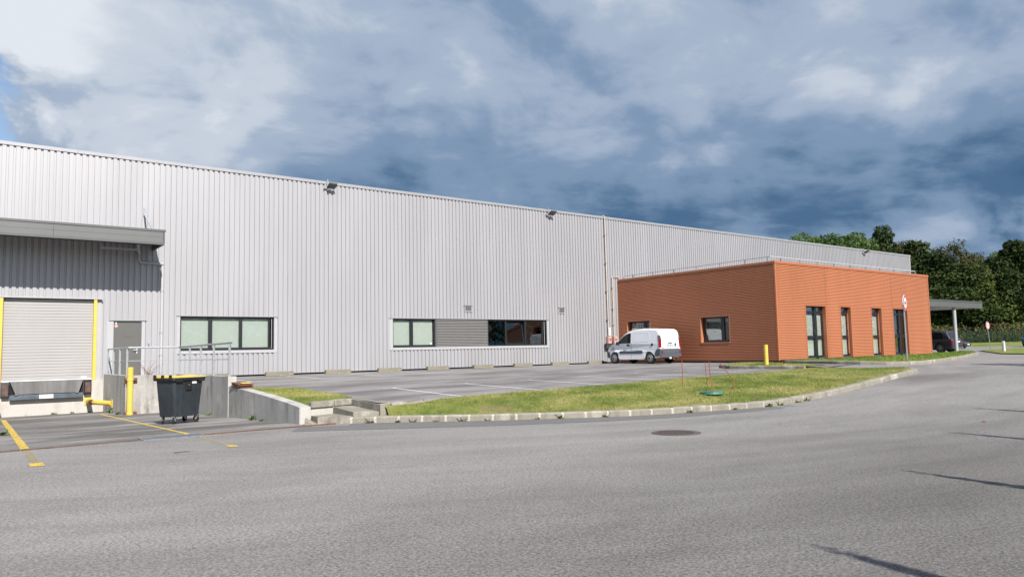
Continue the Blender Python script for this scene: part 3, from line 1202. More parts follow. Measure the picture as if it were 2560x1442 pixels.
# trims
m = MB()
m.box(OX0 - .03, OX0 + .068, OY - .035, OY + .045, OZ0 - .02, OZ1)
m.build('corner_trim', 'orange_trim', an)
box('corner_trim', 'orange_trim', an, OX1 - .048, OX1 + .03, OY - .032, OY + .06, OZ0 - .02, OZ1)
box('corner_trim', 'orange_trim', an, OX0 - .03, OX0 + .02, 30.425, 30.455, OZ0 - .02, OZ1)
box('parapet_cap', 'orange_trim', an, OX0 - .05, OX1 + .05, OY - .055, OY + .35, OZ1 + .004, OZ1 + .115)
box('parapet_cap', 'orange_trim', an, OX0 - .048, OX0 + .35, OY + .352, 30.44, OZ1 + .003, OZ1 + .114)
box('seam_strip', 'orange_trim', an, 35.123, 35.133, OY - .022, OY + .004, DT + .06, OZ1)
box('seam_strip', 'orange_trim', an, 41.785, 41.795, OY - .022, OY + .004, DT + .06, OZ1)
box('base_trim', 'orange_trim', an, OX0 - .03, OX0 + .02, OY + .05, 30.42, OZ0 - .022, OZ0 - .002)
box('plinth', 'plinth', an, OX0 + .03, OX1 - .3, OY + .12, 30.4, -1.3, OZ0 + .05)
box('east_wall', 'orange_trim', an, OX1 - .3, OX1, OY + .3, 42.0, OZ0, OZ1)
box('roof', 'slate_metal_light', an, OX0 + .1, OX1 - .31, OY + .36, 30.4, 3.45, 3.55)
for a, b in ((OX0 + .05, 33.2), (35.05, 36.36), (37.45, 39.44), (40.63, 41.8), (43.55, OX1 - .05)):
    box('base_trim', 'orange_trim', an, a, b, OY + .02, OY + .11, OZ0 - .02, OZ0)


def glazed_door(i, x0, x1):
    w = thing('glazed_door', None, None)
    w.parent = an
    w.location = Vector((x0, OY, -.6)) - WL[an]
    WL[w] = Vector((x0, OY, -.6))
    dep = .22
    m = MB()
    m.box(x0 - .045, x0, OY - .03, OY + dep, OZ0, DT + .05)
    m.box(x1, x1 + .055, OY - .03, OY + dep, OZ0, DT + .05)
    m.box(x0, x1, OY - .03, OY + dep, DT, DT + .05)
    m.build('reveal', 'orange_trim', w)
    box('sill', 'stop_concrete', w, x0 - .1, x1 + .12, OY - .1, OY + .4, -.85, -.735)
    yy0, yy1 = OY + dep - .07, OY + dep
    m = MB()
    m.box(x0 + .001, x0 + .05, yy0, yy1, -.73, DT - .001)
    m.box(x1 - .07, x1 - .001, yy0, yy1, -.73, DT - .001)
    cols = [(x0 + .05, x1 - .07)]
    if x1 - x0 > 1.4:
        mx = x0 + (x1 - x0) * .60
        m.box(mx - .10, mx + .10, yy0 - .03, yy1, -.73, DT - .001)
        cols = [(x0 + .05, mx - .10), (mx + .10, x1 - .07)]
    for a, b in cols:
        m.box(a, b, yy0, yy1, -.73, -.55)
        m.box(a, b, yy0, yy1, .27, .42)
        m.box(a, b, yy0, yy1, 1.50, 1.62)
        m.box(a, b, yy0, yy1, DT - .06, DT - .001)
    m.build('frame', 'frame_black', w)
    for j, (a, b) in enumerate(cols):
        for z0, z1 in ((-.55, .27), (.42, 1.50), (1.62, DT - .06)):
            box('pane', 'glass_green' if i < 3 else 'glass_dark', w, a, b, yy0 + .03, yy0 + .04, z0, z1)
        if i < 3:
            k = .70 if j == 0 else 1.0
            box('blind', 'blind', w, a - .03, lerp(a, b, 1.0) + .05, yy1 + .02, yy1 + .025, -.65, 1.42)
    if i in (1, 2):
        box('side_strip', 'orange_cladding', w, x1 - .10, x1 - .072, yy0 - .06, yy0 - .002, -.5, DT - .3)
    tube('handle', 'dark_steel', w, [(cols[0][1] - .03, yy0 - .03, .55), (cols[0][1] - .03, yy0 - .03, .72)], .012, 6)
    box('room_back', 'interior_light' if i < 3 else 'interior', w, x0 - .3, x1 + .3, OY + .9, OY + .93, -.7, 2.2)
    return w


for i, (a, b) in enumerate(DOORS):
    glazed_door(i, a, b)
for i, (a, b, z0, z1) in enumerate(WN):
    w = thing('window', None, None)
    w.parent = an
    w.location = Vector((OX0, a, z0)) - WL[an]
    WL[w] = Vector((OX0, a, z0))
    dep = .26
    m = MB()
    m.box(OX0 - .03, OX0 + dep, a - .055, a, z0 - .05, z1 + .05)
    m.box(OX0 - .03, OX0 + dep, b, b + .055, z0 - .05, z1 + .05)
    m.box(OX0 - .032, OX0 + dep, a, b, z1, z1 + .05)
    m.box(OX0 - .05, OX0 + dep, a, b, z0 - .05, z0)
    m.build('reveal', 'orange_cladding', w)
    q0, q1 = OX0 + dep - .09, OX0 + dep - .02
    m = MB()
    m.box(q0, q1, a + .001, a + .06, z0 + .001, z1 - .001)
    m.box(q0, q1, b - .12, b - .001, z0 + .001, z1 - .001)
    m.box(q0, q1, a + .06, b - .12, z0 + .001, z0 + .12)
    m.box(q0, q1, a + .06, b - .12, z1 - .08, z1 - .001)
    m.box(q0 - .02, q1, a + .42, a + .60, z0 + .12, z1 - .08)
    m.build('frame', 'frame_black', w)
    for c, d in ((a + .06, a + .42), (a + .60, b - .12)):
        box('pane', 'glass_clear', w, q0 + .03, q0 + .04, c, d, z0 + .12, z1 - .08)
        box('blind', 'interior_light', w, q1 + .12, q1 + .13, c - .04, d + .04, z0, z1)
# guard rail on the annex roof
gr = thing('roof_guard_rail', 'slim pale guard rail around the orange annex roof', 'railing', (31.3, 20.8, 3.55))
RX, RY, RZ = 31.32, 20.8, 4.205
gl_ = []
m = MB()
m.tube([(RX, 30.35, RZ - .07), (RX, RY, RZ), (45.95, RY, RZ - .02), (45.95, 22.0, RZ - .02)], .022, 6)
m.build('rail', 'pvc_pale', gr)
for y in [29.7, 28.2, 26.7, 25.2, 23.7, 22.2, RY + .12]:
    box('post', 'galvanised', gr, RX - .02, RX + .02, y - .02, y + .02, 3.55, RZ - .03)
for x in [32.2, 33.8, 35.4, 37.0, 38.6, 40.2, 41.8, 43.4, 45.0, 45.93]:
    box('post', 'galvanised', gr, x - .02, x + .02, RY - .02, RY + .02, 3.55, RZ - .03)

# ------------------------------------------------------------------ entrance canopy at the far end
ec = thing('entrance_canopy', 'flat grey entrance canopy on a slim round pillar beyond the orange annex', 'canopy', (60, 25.4, -.85))
box('fascia', 'slate_metal', ec, 46.4, 67.4, 25.4, 25.5, 2.62, 3.06, bevel=.01)
box('fascia', 'slate_metal', ec, 67.3, 67.4, 25.502, 30.3, 2.62, 3.06)
box('top_trim', 'slate_metal', ec, 46.4, 67.44, 25.36, 30.3, 3.064, 3.15)
box('soffit', 'trim_grey', ec, 46.5, 67.29, 25.51, 30.3, 2.66, 2.72)
tube('pillar', 'trim_grey', ec, [(62.95, 25.75, -.86), (62.95, 25.75, 2.66)], .13, 14)
tube('pillar', 'trim_grey', ec, [(52.5, 25.75, -.86), (52.5, 25.75, 2.66)], .13, 14)

# ------------------------------------------------------------------ dock ramp walls
rw = thing('retaining_wall', 'weathered concrete retaining wall stepping down from the dock landing to the road', 'wall', (6.2, 20.8, -1.6))
PZ = -.545
box('parapet', 'concrete_streaked', rw, 4.70, 4.92, 26.6, 30.33, -2.2, PZ)
box('parapet', 'concrete', rw, 4.70, 6.2, 26.38, 26.598, -2.2, PZ + .001)
box('parapet', 'concrete_streaked', rw, 6.2, 6.42, 20.80, 26.598, -2.2, PZ + .002)
box('landing_slab', 'concrete', rw, 4.93, 6.45, 26.6, 30.45, -1.2, -.66)
# sloping wing of the wall
NW = 14
m = MB()
top = lambda y: interp(y, [(15.75, -1.135), (16.6, -1.055), (18.0, -.955), (19.6, -.86), (20.8, -.80)])
for i in range(NW):
    y0, y1 = lerp(15.80, 20.798, i / NW), lerp(15.80, 20.798, (i + 1) / NW)
    m.add([(6.215, y0, -1.75), (6.215, y1, -1.75), (6.215, y1, top(y1)), (6.215, y0, top(y0)),
           (6.47, y0, -1.75), (6.47, y1, -1.75), (6.47, y1, top(y1) + .005), (6.47, y0, top(y0) + .005)],
          [(0, 1, 2, 3), (4, 7, 6, 5), (3, 2, 6, 7)] + ([(0, 3, 7, 4)] if i == 0 else []))
m.build('wing_wall', 'concrete_streaked', rw)
rp_ = thing('metal_plates', 'small stack of rusty metal plates lying on the wing wall', 'plates', (6.38, 20.3, -.83))
for k in range(4):
    zc = top(20.25) + .03 + k * .026
    m = MB()
    a = R(rnd.uniform(-6, 6))
    m.obox((6.40 + rnd.uniform(-.015, .015), 20.25 + rnd.uniform(-.05, .05), zc), (math.cos(a) * .19, math.sin(a) * .19, 0), (-math.sin(a) * .31, math.cos(a) * .31, .022), (0, 0, .008))
    m.build('plate', 'rust' if k < 3 else 'rust', rp_)
m = MB().obox((6.42, 20.05, top(20.25) + .03 + 4 * .026 - .012), (.12, .01, 0), (0, .12, .008), (0, 0, .004))
m.build('plate', 'yellow_paint', rp_, label='yellow painted top piece')

# railing
rl = thing('ramp_railing', 'galvanised steel railing along the concrete dock landing', 'railing', (6.3, 20.9, PZ))
HT = .335
tube('top_rail', 'galvanised', rl, [(4.80, 30.2, HT), (4.80, 26.50, HT), (6.30, 26.50, HT), (6.30, 20.75, HT + .03)], .028, 8)
tube('mid_rail', 'galvanised', rl, [(4.80, 30.2, HT - .42), (4.80, 26.50, HT - .42), (6.30, 26.50, HT - .42), (6.30, 20.95, HT - .42)], .012, 6)
for (x, y) in [(4.80, 30.1), (4.80, 29.0), (4.80, 27.85), (4.80, 26.62), (6.30, 26.3), (6.30, 25.05), (6.30, 23.8), (6.30, 22.45), (6.30, 20.98)]:
    m = MB()
    m.add([(x - .006, y - .03, PZ), (x - .006, y + .08, PZ), (x - .006, y + .08, HT - .2), (x - .006, y + .02, HT - .02), (x - .006, y - .03, HT - .02),
           (x + .006, y - .03, PZ), (x + .006, y + .08, PZ), (x + .006, y + .08, HT - .2), (x + .006, y + .02, HT - .02), (x + .006, y - .03, HT - .02)],
          [(0, 1, 2, 3, 4), (9, 8, 7, 6, 5)] + [(i, (i + 1) % 5, 5 + (i + 1) % 5, 5 + i) for i in range(5)])
    m.box(x - .055, x + .006, y - .036, y - .026, PZ, HT - .03)
    m.build('post', 'galvanised', rl)

# yellow protection post clamped to the corner
yp = thing('guard_post', 'tall yellow steel post clamped to the corner of the dock landing wall', 'post', (4.78, 26.15, -1.78))
tube('tube', 'yellow_paint', yp, [(4.79, 26.12, -1.79), (4.79, 26.12, -.28)], .088, 16)
for z in (-.66, -1.72):
    box('clamp', 'rust', yp, 4.66, 5.02, 26.24, 26.378, z - .04, z + .04, bevel=.006)
    tube('collar', 'yellow_paint', yp, [(4.79, 26.12, z - .035), (4.79, 26.12, z + .035)], .10, 16)

# bent yellow wheel guides at the dock
for i, (x0, lb, d) in enumerate(((4.20, 'bent yellow wheel guide tube between dock wall and landing wall', 1), (1.5, 'bent yellow wheel guide tube at the left edge of the dock', -1))):
    o = thing('wheel_guide', lb, 'wheel guide', (x0, 30.2, -1.5), group='yellow wheel guides at the dock')
    box('flange', 'yellow_paint', o, x0 - .09, x0 + .16, 30.315, 30.338, -1.60, -1.35, bevel=.004)
    if d > 0:
        tube('guide', 'yellow_paint', o, [(x0 + .03, 30.31, -1.47), (x0 + .03, 29.6, -1.47), (x0 + .07, 29.3, -1.47), (x0 + .2, 29.08, -1.48), (4.69, 28.62, -1.50)], .082, 12)
        tube('worn_band', 'rust', o, [(x0 + .028, 29.75, -1.472), (x0 + .028, 29.55, -1.472), (x0 + .068, 29.29, -1.473)], .0835, 12)
        box('flange', 'yellow_paint', o, 4.675, 4.698, 28.48, 28.76, -1.64, -1.37, bevel=.004)
        box('bolt_row', 'white_paint', o, x0 + .20, x0 + .22, 30.32, 30.337, -1.58, -1.56)
    else:
        tube('guide', 'yellow_paint', o, [(x0 + .03, 30.31, -1.47), (x0 + .05, 29.8, -1.47), (x0 - .02, 29.45, -1.48), (x0 - .3, 29.2, -1.5), (x0 - 1.2, 28.9, -1.6)], .082, 12)

# ------------------------------------------------------------------ steps and kerbs
sp = thing('concrete_steps', 'short flight of concrete steps with mossy treads beside the wing wall', 'steps', (7.2, 15.2, -1.3))
LZ, S1, S2 = -1.325, -1.19, -1.055
m = MB()      # retaining edge under the small lawn, facing the road


def slab(name, mat, poly, z0, z1, parent, bevel=0, label=None):
    m = MB()
    m.prism(poly, lambda u, v, w: (u, v, w), (z0, z1))
    return m.build(name, mat, parent, bevel=bevel, label=label)


slab('edge_wall', 'concrete_pale', [(6.475, 15.84), (7.66, 16.16), (7.62, 16.30), (6.475, 15.98)], -1.5, -1.16, sp)
slab('edge_kerb', 'kerb_concrete', [(6.475, 15.79), (7.08, 15.953), (7.04, 16.10), (6.475, 15.95)], -1.158, -1.03, sp, .015)
slab('edge_kerb', 'kerb_concrete', [(7.10, 15.96), (7.70, 16.12), (7.66, 16.27), (7.06, 16.108)], -1.158, -1.02, sp, .015)
slab('landing', 'kerb_concrete', [(6.47, 15.78), (6.47, 15.42), (7.1, 15.02), (7.5, 14.70), (7.5, 16.06)], -1.5, LZ, sp)
MB().hexa([(7.07, 14.95, -1.5), (7.56, 14.72, -1.5), (7.56, 16.1, -1.5), (7.07, 15.97, -1.5)], [(7.07, 14.95, -1.235), (7.56, 14.72, -1.245), (7.56, 16.1, -1.175), (7.07, 15.97, -1.17)]).build('step', 'kerb_concrete', sp, bevel=.01)
MB().hexa([(7.561, 14.66, -1.5), (7.80, 14.66, -1.5), (7.80, 16.2, -1.5), (7.561, 16.13, -1.5)], [(7.561, 14.66, -1.095), (7.80, 14.66, -1.06), (7.80, 16.2, -1.03), (7.561, 16.13, -1.035)]).build('step', 'kerb_concrete', sp, bevel=.01)
MB().hexa([(7.801, 14.60, -1.5), (8.75, 14.42, -1.5), (8.75, 14.66, -1.5), (7.801, 14.84, -1.5)], [(7.801, 14.60, -1.085), (8.75, 14.42, -1.10), (8.75, 14.66, -1.055), (7.801, 14.84, -1.055)]).build('edge_band', 'kerb_concrete', sp, bevel=.01)

kb = thing('kerb', 'pale concrete kerb of short stones curving along the road edge of the lawn', 'kerb', (8, 14, -1.4), kind='structure')


def kerb_stones(P, zf, step, w, h, parent, mat='kerb_concrete', joint=.03, prof=.03, joints=None, name='kerb_stone', mortar_until=1e9):
    """P: dense 2D path (base line on the road side); stones lie to its left"""
    L = [0]
    for a, b in zip(P, P[1:]):
        L.append(L[-1] + (b - a).length)

    def at(s):
        s = min(max(s, 0), L[-1])
        for k in range(len(P) - 1):
            if s <= L[k + 1] + 1e-9:
                t = (s - L[k]) / max(1e-9, L[k + 1] - L[k])
                return P[k].lerp(P[k + 1], t)
        return P[-1]
    s = 0
    i = 0
    while s < L[-1] - .15:
        st = step if not callable(step) else step(s)
        jt = joint if not callable(joint) else joint(s)
        a, b = at(s + jt / 2), at(min(s + st, L[-1]) - jt / 2)
        d = (b - a).normalized()
        nrm = Vector((-d.y, d.x, 0))
        dz = rnd.uniform(-.004, .004)
        do = rnd.uniform(-.005, .005)
        vs = []
        for p in (a, b):
            p = p + nrm * do
            z = zf(p.x, p.y) + dz
            for o, hh in ((0.0, -.2), (0.006, h - prof), (prof * .9, h), (w, h + .004), (w, -.2)):
                q = p + nrm * o
                vs.append((q.x, q.y, z + hh))
        m = MB().add(vs, [(0, 1, 6, 5), (1, 2, 7, 6), (2, 3, 8, 7), (3, 4, 9, 8), (4, 3, 2, 1, 0), (5, 6, 7, 8, 9)])
        m.build(name, mat, parent)
        if jt > .02:
            c = at(s + st)
            cc = c + nrm * do
            z = zf(c.x, c.y)
            vs = []
            for sg in (-1, 1):
                for o, hh in ((.008, -.1), (.014, h - prof - .006), (prof, h - .008), (w - .01, h - .006), (w - .01, -.1)):
                    q = cc + nrm * o + d * sg * jt * .62
                    vs.append((q.x, q.y, z + hh))
            MB().add(vs, [(0, 1, 6, 5), (1, 2, 7, 6), (2, 3, 8, 7), (3, 4, 9, 8), (4, 3, 2, 1, 0), (5, 6, 7, 8, 9)]).build('mortar_joint', 'mortar', parent)
        s += st
        i += 1


kerb_stones(K1, zroad, lambda s: .5 if s < 12.3 else 1.0, .17, .135, kb, joint=lambda s: .055 if s < 10 else (.03 if s < 13.2 else .006))
# kerb round the annex lawn
KERB2 = [(30.95, 20.05), (30.5, 18.6), (30.2, 17.2), (30.25, 16.0), (30.7, 15.0), (31.7, 14.55), (33.2, 14.6), (35, 14.95), (40.6, 16.5), (47, 18.5), (54.5, 20.9), (58.5, 22.6), (60.6, 24.2)]
K2 = smooth_path(KERB2, 120, 3)
kb2 = thing('kerb', 'smooth concrete kerb sweeping round the lawn in front of the orange annex', 'kerb', (33, 15, -.9), kind='structure')
kerb_stones(K2, zroad, 1.0, .18, .14, kb2, joint=.006)
# low dark kerb of the small grass strip by the bollard
KERB3 = [(24.9, 19.1), (24.55, 18.8), (24.45, 18.2), (24.6, 16.9), (24.8, 15.3)]
K3 = smooth_path(KERB3, 40, 2)
kb3 = thing('kerb', 'short kerb end around the grass strip below the yellow bollard', 'kerb', (24.5, 18, -.9), kind='structure')
kerb_stones(K3, zlot, 1.0, .15, .13, kb3, joint=.006, mat='stop_concrete')
# thin edging between car park and lawn
EP = [Vector((x, back_edge(x) - .18, 0)) for x in [8.6 + .5 * i for i in range(33)]]
eg = thing('lawn_edging', 'thin concrete edging between the car park and the lawn', 'edging', (9, 14.6, -1.05), kind='structure')
kerb_stones(EP, lambda x, y: zlot(x, y) - .0, 1.0, .06, .02, eg, joint=.004, prof=.01, name='edging_stone')


# ------------------------------------------------------------------ grass areas
LAWNS = []


def lawn(name, F, Bk, zF, zB, n, label, m=8, mat='grass', mound=.04):
    A_, B_ = resample([(*p[:2], 0) for p in F], n), resample([(*p[:2], 0) for p in Bk], n)
    vs, fs = [], []
    for i in range(n):
        for k in range(m + 1):
            t = k / m
            p = A_[i].lerp(B_[i], t)
            z = lerp(zF(A_[i].x, A_[i].y), zB(B_[i].x, B_[i].y), t) + mound * math.sin(math.pi * t)
            z += (mnoise.noise(Vector((p.x * .8, p.y * .8, 3))) * .03) * math.sin(math.pi * t)
            vs.append((p.x, p.y, z))
    for i in range(n - 1):
        for k in range(m):
            q = i * (m + 1) + k
            fs.append((q, q + 1, q + m + 2, q + m + 1))
    o = MB().add(vs, fs).build(name, mat, None, smooth=True, solid_fix=False)
    me = o.data
    if me.polygons[0].normal.z < 0:
        me.flip_normals()
    structure(o, label)
    LAWNS.append((vs, fs))
    return o


k1b = [K1[i] + pathnorm(K1, i) * .16 for i in range(len(K1))]
front1 = [p for p in k1b if p.x > 7.62] + [Vector((27.35, 12.75, 0))]
back1 = [Vector((7.66, 14.62, 0)), Vector((8.2, 14.5, 0)), Vector((8.7, 14.45, 0))] + [Vector((x, back_edge(x) - .12, 0)) for x in [9.2 + .8 * i for i in range(19)]] + \
        [Vector((24.9, 15.4, 0)), Vector((26.3, 15.3, 0)), Vector((27.4, 14.6, 0)), Vector((27.6, 13.6, 0)), Vector((27.4, 12.9, 0))]
zk = lambda x, y: zroad(x, y) + .13
zlf = lambda x, y: (zlot(x, y) + .025 - .09 * sstep(9.6, 7.7, x) if x < 9.6 else zlot(x, y) + .025) if x < 25 else lerp(zlot(x, y) + .05, interp(x, ROADX) + .13, sstep(25, 27.3, x))
lawn('lawn', front1, back1, zk, zlf, 110, 'patchy green lawn between the car park and the curved kerb', 10)
k2b = [K2[i] + pathnorm(K2, i) * .16 for i in range(len(K2))]
# annex lawn: between kerb 2 and the building
fr2 = [p for p in k2b]
bk2 = [Vector((31.0, 20.3, 0)), Vector((31.3, 20.6, 0)), Vector((33, 20.7, 0)), Vector((36, 20.7, 0)), Vector((40, 20.7, 0)), Vector((44, 20.7, 0)), Vector((46.3, 20.9, 0)), Vector((50, 22.3, 0)), Vector((55, 23.6, 0)), Vector((60.5, 24.6, 0))]
lawn('lawn', fr2, bk2, lambda x, y: zroad(x, y) + .135, lambda x, y: interp(x, [(31, -.86), (33, -.79), (46, -.76), (50, -.80), (60, -.83)]), 90,
     'green lawn strip in front of the orange annex', 8)
# small lawn behind the wing wall
lawn('lawn', [(6.47, 20.6), (6.47, 19.2), (6.47, 17.8), (6.47, 16.6), (6.47, 15.98)], [(7.55, 20.75), (7.95, 20.3), (7.9, 18.6), (7.82, 17.2), (7.68, 16.28)],
     lambda x, y: top(y) - .03, lambda x, y: zlot(x, y) + .03, 26, 'small square of grass behind the sloping wing wall', 6, mound=.0)
# strip with the bollard
k3b = [K3[i] + pathnorm(K3, i) * .13 for i in range(len(K3))]
lawn('lawn', k3b, [(29.6, 20.9), (29.4, 19.8), (28.6, 18.4), (27.6, 16.6), (26.6, 15.3)], lambda x, y: zlot(x, y) + .12, lambda x, y: zlot(x, y) + .06, 30,
     'narrow grass strip around the yellow bollard', 6)
lawn('verge', [(49.5, 13.8), (53.8, 19.4), (58, 21.3), (63.7, 24.0)], [(82, 23.5), (81, 26.5), (77, 27.2), (70, 27.0)], lambda x, y: zroad(x, y) + .06, lambda x, y: zroad(x, y) + .08, 20,
     'grass verge with white marker posts on the right', 8, mat='grass_far')
lawn('verge', [(100.5, 44), (101, 39.4), (101.3, 34), (100.5, 28), (98, 18)], [(118, 56), (116, 45), (115, 38), (114, 30), (112, 15)], lambda x, y: zroad(x, y) + .05, lambda x, y: -.33, 20,
     'grass bank below the green fence', 6, mat='grass_far')

# blades of grass on the nearer lawns
def scatter_blades(areas, dens, name, mat, hmin, hmax, wd, label, clip=None):
    V, Fc = [], []
    for vs, fs in areas:
        for q in fs:
            a, b, c, d = [Vector(vs[i]) for i in q]
            ar = ((b - a).cross(c - a).length + (c - a).cross(d - a).length) / 2
            mid = (a + b + c + d) / 4
            k = dens(mid)
            n = ar * k
            n = int(n) + (1 if rnd.random() < n - int(n) else 0)
            for _ in range(n):
                u, v = rnd.random(), rnd.random()
                p = a.lerp(b, u).lerp(d.lerp(c, u), v)
                th = rnd.uniform(0, 6.283)
                h = rnd.uniform(hmin, hmax) * (.6 + .8 * max(0, mnoise.noise(Vector((p.x * 1.3, p.y * 1.3, 0))) + .5))
                w = wd * rnd.uniform(.7, 1.4)
                dx, dy = math.cos(th) * w, math.sin(th) * w
                lx, ly = rnd.uniform(-.6, .6) * h, rnd.uniform(-.6, .6) * h
                o = len(V)
                V += [(p.x - dx, p.y - dy, p.z - .01), (p.x + dx, p.y + dy, p.z - .01), (p.x + lx, p.y + ly, p.z + h)]
                Fc.append((o, o + 1, o + 2))
    o = MB().add(V, Fc).build(name, mat, None, solid_fix=False)
    return tag(o, label, kind='stuff')


scatter_blades(LAWNS[:4], lambda p: 1500 if p.length < 24 else (420 if p.length < 40 else 90), 'grass_blades', 'grass_blade', .018, .05, .006, 'short green and straw coloured grass blades on the lawns')
scatter_blades([LAWNS[1]], lambda p: 60, 'grass_blades', 'weed', .04, .12, .012, 'coarser grass along the orange annex')


def weed(x, y, z, s, label, mat='weed', dry=False):
    s *= .8
    V, Fc = [], []
    for _ in range(26):
        th, ln, up = rnd.uniform(0, 6.283), rnd.uniform(.4, 1) * s, rnd.uniform(.3, 1.1)
        dx, dy = math.cos(th), math.sin(th)
        w = .10 * s * rnd.uniform(.6, 1.3)
        p0 = Vector((x + dx * .02, y + dy * .02, z))
        p1 = p0 + Vector((dx * ln * .55, dy * ln * .55, ln * up * .7))
        p2 = p0 + Vector((dx * ln, dy * ln, ln * up * .75))
        sd = Vector((-dy, dx, 0)) * w
        o = len(V)
        V += [p0 - sd * .3, p0 + sd * .3, p1 + sd, p1 - sd, p2]
        Fc += [(o, o + 1, o + 2, o + 3), (o + 3, o + 2, o + 4)]
    o = MB().add(V, Fc).build('weed', mat, None, solid_fix=False)
    tag(o, label, 'weed')
    return o


def kerb_pt(s):
    Lc = 0
    for a, b in zip(K1, K1[1:]):
        l = (b - a).length
        if Lc + l >= s:
            return a.lerp(b, (s - Lc) / l)
        Lc += l
    return K1[-1]


wl_ = [(1.35, .16, 'dry pale weed in a mortar joint of the kerb near the steps', 'leaf_scrub'), (1.95, .13, 'low green weed at the kerb foot just right of the dry one', 'weed'),
       (2.25, .12, 'small leafy weed beside the third kerb joint', 'weed'), (2.75, .10, 'reddish weed at the kerb foot left of the tall green one', 'leaf_scrub'),
       (3.3, .17, 'tall bright green weed growing from a kerb joint', 'weed'), (3.85, .11, 'tiny green weed below the fifth kerb stone', 'weed'),
       (4.9, .12, 'small dark weed at the kerb foot in front of the lawn', 'weed'), (5.4, .18, 'wide bushy green weed spreading along the kerb foot', 'weed'),
       (6.4, .13, 'thin weed at the kerb foot between two joints', 'weed'), (8.4, .14, 'low weed clump at the kerb left of the manhole', 'weed'),
       (9.6, .12, 'flat weed in the gutter above the manhole', 'weed'), (10.6, .2, 'leafy weed at the kerb right above the manhole', 'weed'),
       (11.0, .17, 'spreading weed beside the leafy one near the kerb bend', 'weed'), (11.7, .13, 'small weed at the kerb before the broken stone', 'weed'),
       (12.05, .2, 'bushy weed at the broken kerb stone', 'weed')]
for s, sz, lb, mt in wl_:
    p = kerb_pt(s)
    weed(p.x + .03, p.y - .04, zroad(p.x, p.y), sz, lb, mt)
for x, y, sz, lb in ((3.2, 30.26, .15, 'weed growing at the foot of the dock wall under the leveller'), (3.75, 30.26, .13, 'weed at the foot of the dock wall right of the leveller patch'),
                     (4.25, 30.2, .12, 'weed at the dock wall beside the wheel guide'), (4.62, 28.4, .2, 'weed tuft below the wheel guide flange'), (4.62, 27.1, .18, 'weed tuft left of the yellow post'),
                     (1.13, 19.6, .22, 'green tuft growing through the yard asphalt by the yellow line'), (6.1, 23.6, .14, 'weed at the foot of the landing wall behind the bin'),
                     (6.1, 22.3, .14, 'second weed at the foot of the landing wall, nearer the wall edge'), (6.1, 18.6, .2, 'green weed at the foot of the wing wall'), (6.1, 17.9, .12, 'small weed right of the green one on the wing wall foot')):
    weed(x, y, zroad(x, y) + .004, sz, lb)
tw = MB()
for k in range(16):
    th = rnd.uniform(-1.2, 1.2)
    L_ = rnd.uniform(.25, .6)
    p0 = Vector((6.1 + rnd.uniform(-.05, .05), 29.9, -.66))
    p1 = p0 + Vector((math.sin(th) * L_ * .5, rnd.uniform(-.1, .1), L_ * .6))
    p2 = p1 + Vector((math.sin(th) * L_ * .6 + .1, rnd.uniform(-.1, .1), L_ * .45))
    tw.tube([p0, p1, p2], [.005, .004, .002], 4, caps=False)
tag(tw.build('dry_weed', 'rust'), 'dry leafless weed standing on the landing between door and downpipe', 'weed')

# ------------------------------------------------------------------ painted lines and ground metal
for k in range(-1, 8):
    x = 10.9 + 2.475 * k
    line2((x - .05, 30.0), (x + .05, 25.75), .085, 'parking_line', 'line_white', zlot, label='white bay line at the warehouse wall')
    line2((x + .05, 25.70), (x + .33, 25.69), .085, 'parking_line', 'line_white', zlot, n=2, label='white end tick of a bay line')
for k in range(0, 7):
    x = 10.1 + 2.43 * k
    yb = back_edge(x) - .1
    line2((x, 18.85), (x - .36 * (18.85 - yb) / 4, yb), .09, 'parking_line', 'line_white', zlot, label='white bay line beside the lawn')
    line2((x - .28, 18.90), (x + .16, 18.90), .09, 'parking_line', 'line_white', zlot, n=2, label='white cross tick of a bay line')
line2((1.62, 28.0), (1.18, 14.95), .13, 'yellow_line', 'line_yellow', lambda x, y: zroad(x, y) + .004, label='yellow bay line on the left of the loading yard')
line2((1.18, 14.7), (1.15, 12.9), .12, 'yellow_line', 'line_yellow_worn', zroad, label='worn end of the left yellow line')
line2((1.15, 12.85), (1.14, 12.45), .17, 'yellow_line', 'line_yellow', zroad, n=2, label='last yellow patch of the left line')
line2((4.25, 27.9), (3.86, 15.35), .09, 'yellow_line', 'line_yellow', lambda x, y: zroad(x, y) + .004, label='yellow bay line on the right of the loading yard')
line2((3.86, 14.8), (3.87, 12.95), .09, 'yellow_line', 'line_yellow_worn', zroad, label='worn end of the right yellow line')
line2((3.87, 12.9), (3.88, 12.6), .13, 'yellow_line', 'line_yellow', zroad, n=2, label='last yellow patch of the right line')

sd_ = thing('slot_drain', 'rusty slot drain crossing the loading yard with one steel grate', 'drain', (3, 15, -1.47))
z0 = -1.47
for a, b in ((-8, 1.1), (1.12, 2.1), (2.12, 2.94), (4.02, 5.4), (5.42, 6.75)):
    y0_ = interp(a, [(-8, 14.2), (2.94, 14.95), (6.75, 15.15)])
    y1_ = interp(b, [(-8, 14.2), (2.94, 14.95), (6.75, 15.15)])
    m = MB().hexa([(a, y0_ - .045, z0 - .05), (b, y1_ - .045, z0 - .05), (b, y1_ + .045, z0 - .05), (a, y0_ + .045, z0 - .05)],
                  [(a, y0_ - .045, z0 + .012), (b, y1_ - .045, z0 + .012), (b, y1_ + .045, z0 + .012), (a, y0_ + .045, z0 + .012)])
    m.build('channel', 'rust_drain' if b < 4 else 'rust', sd_)
g = MB()
for k in range(22):
    x = 2.97 + k * .046
    g.box(x, x + .026, 14.80, 15.24, z0 - .03, z0 + .016)
g.box(2.94, 2.968, 14.78, 15.26, z0 - .04, z0 + .018)
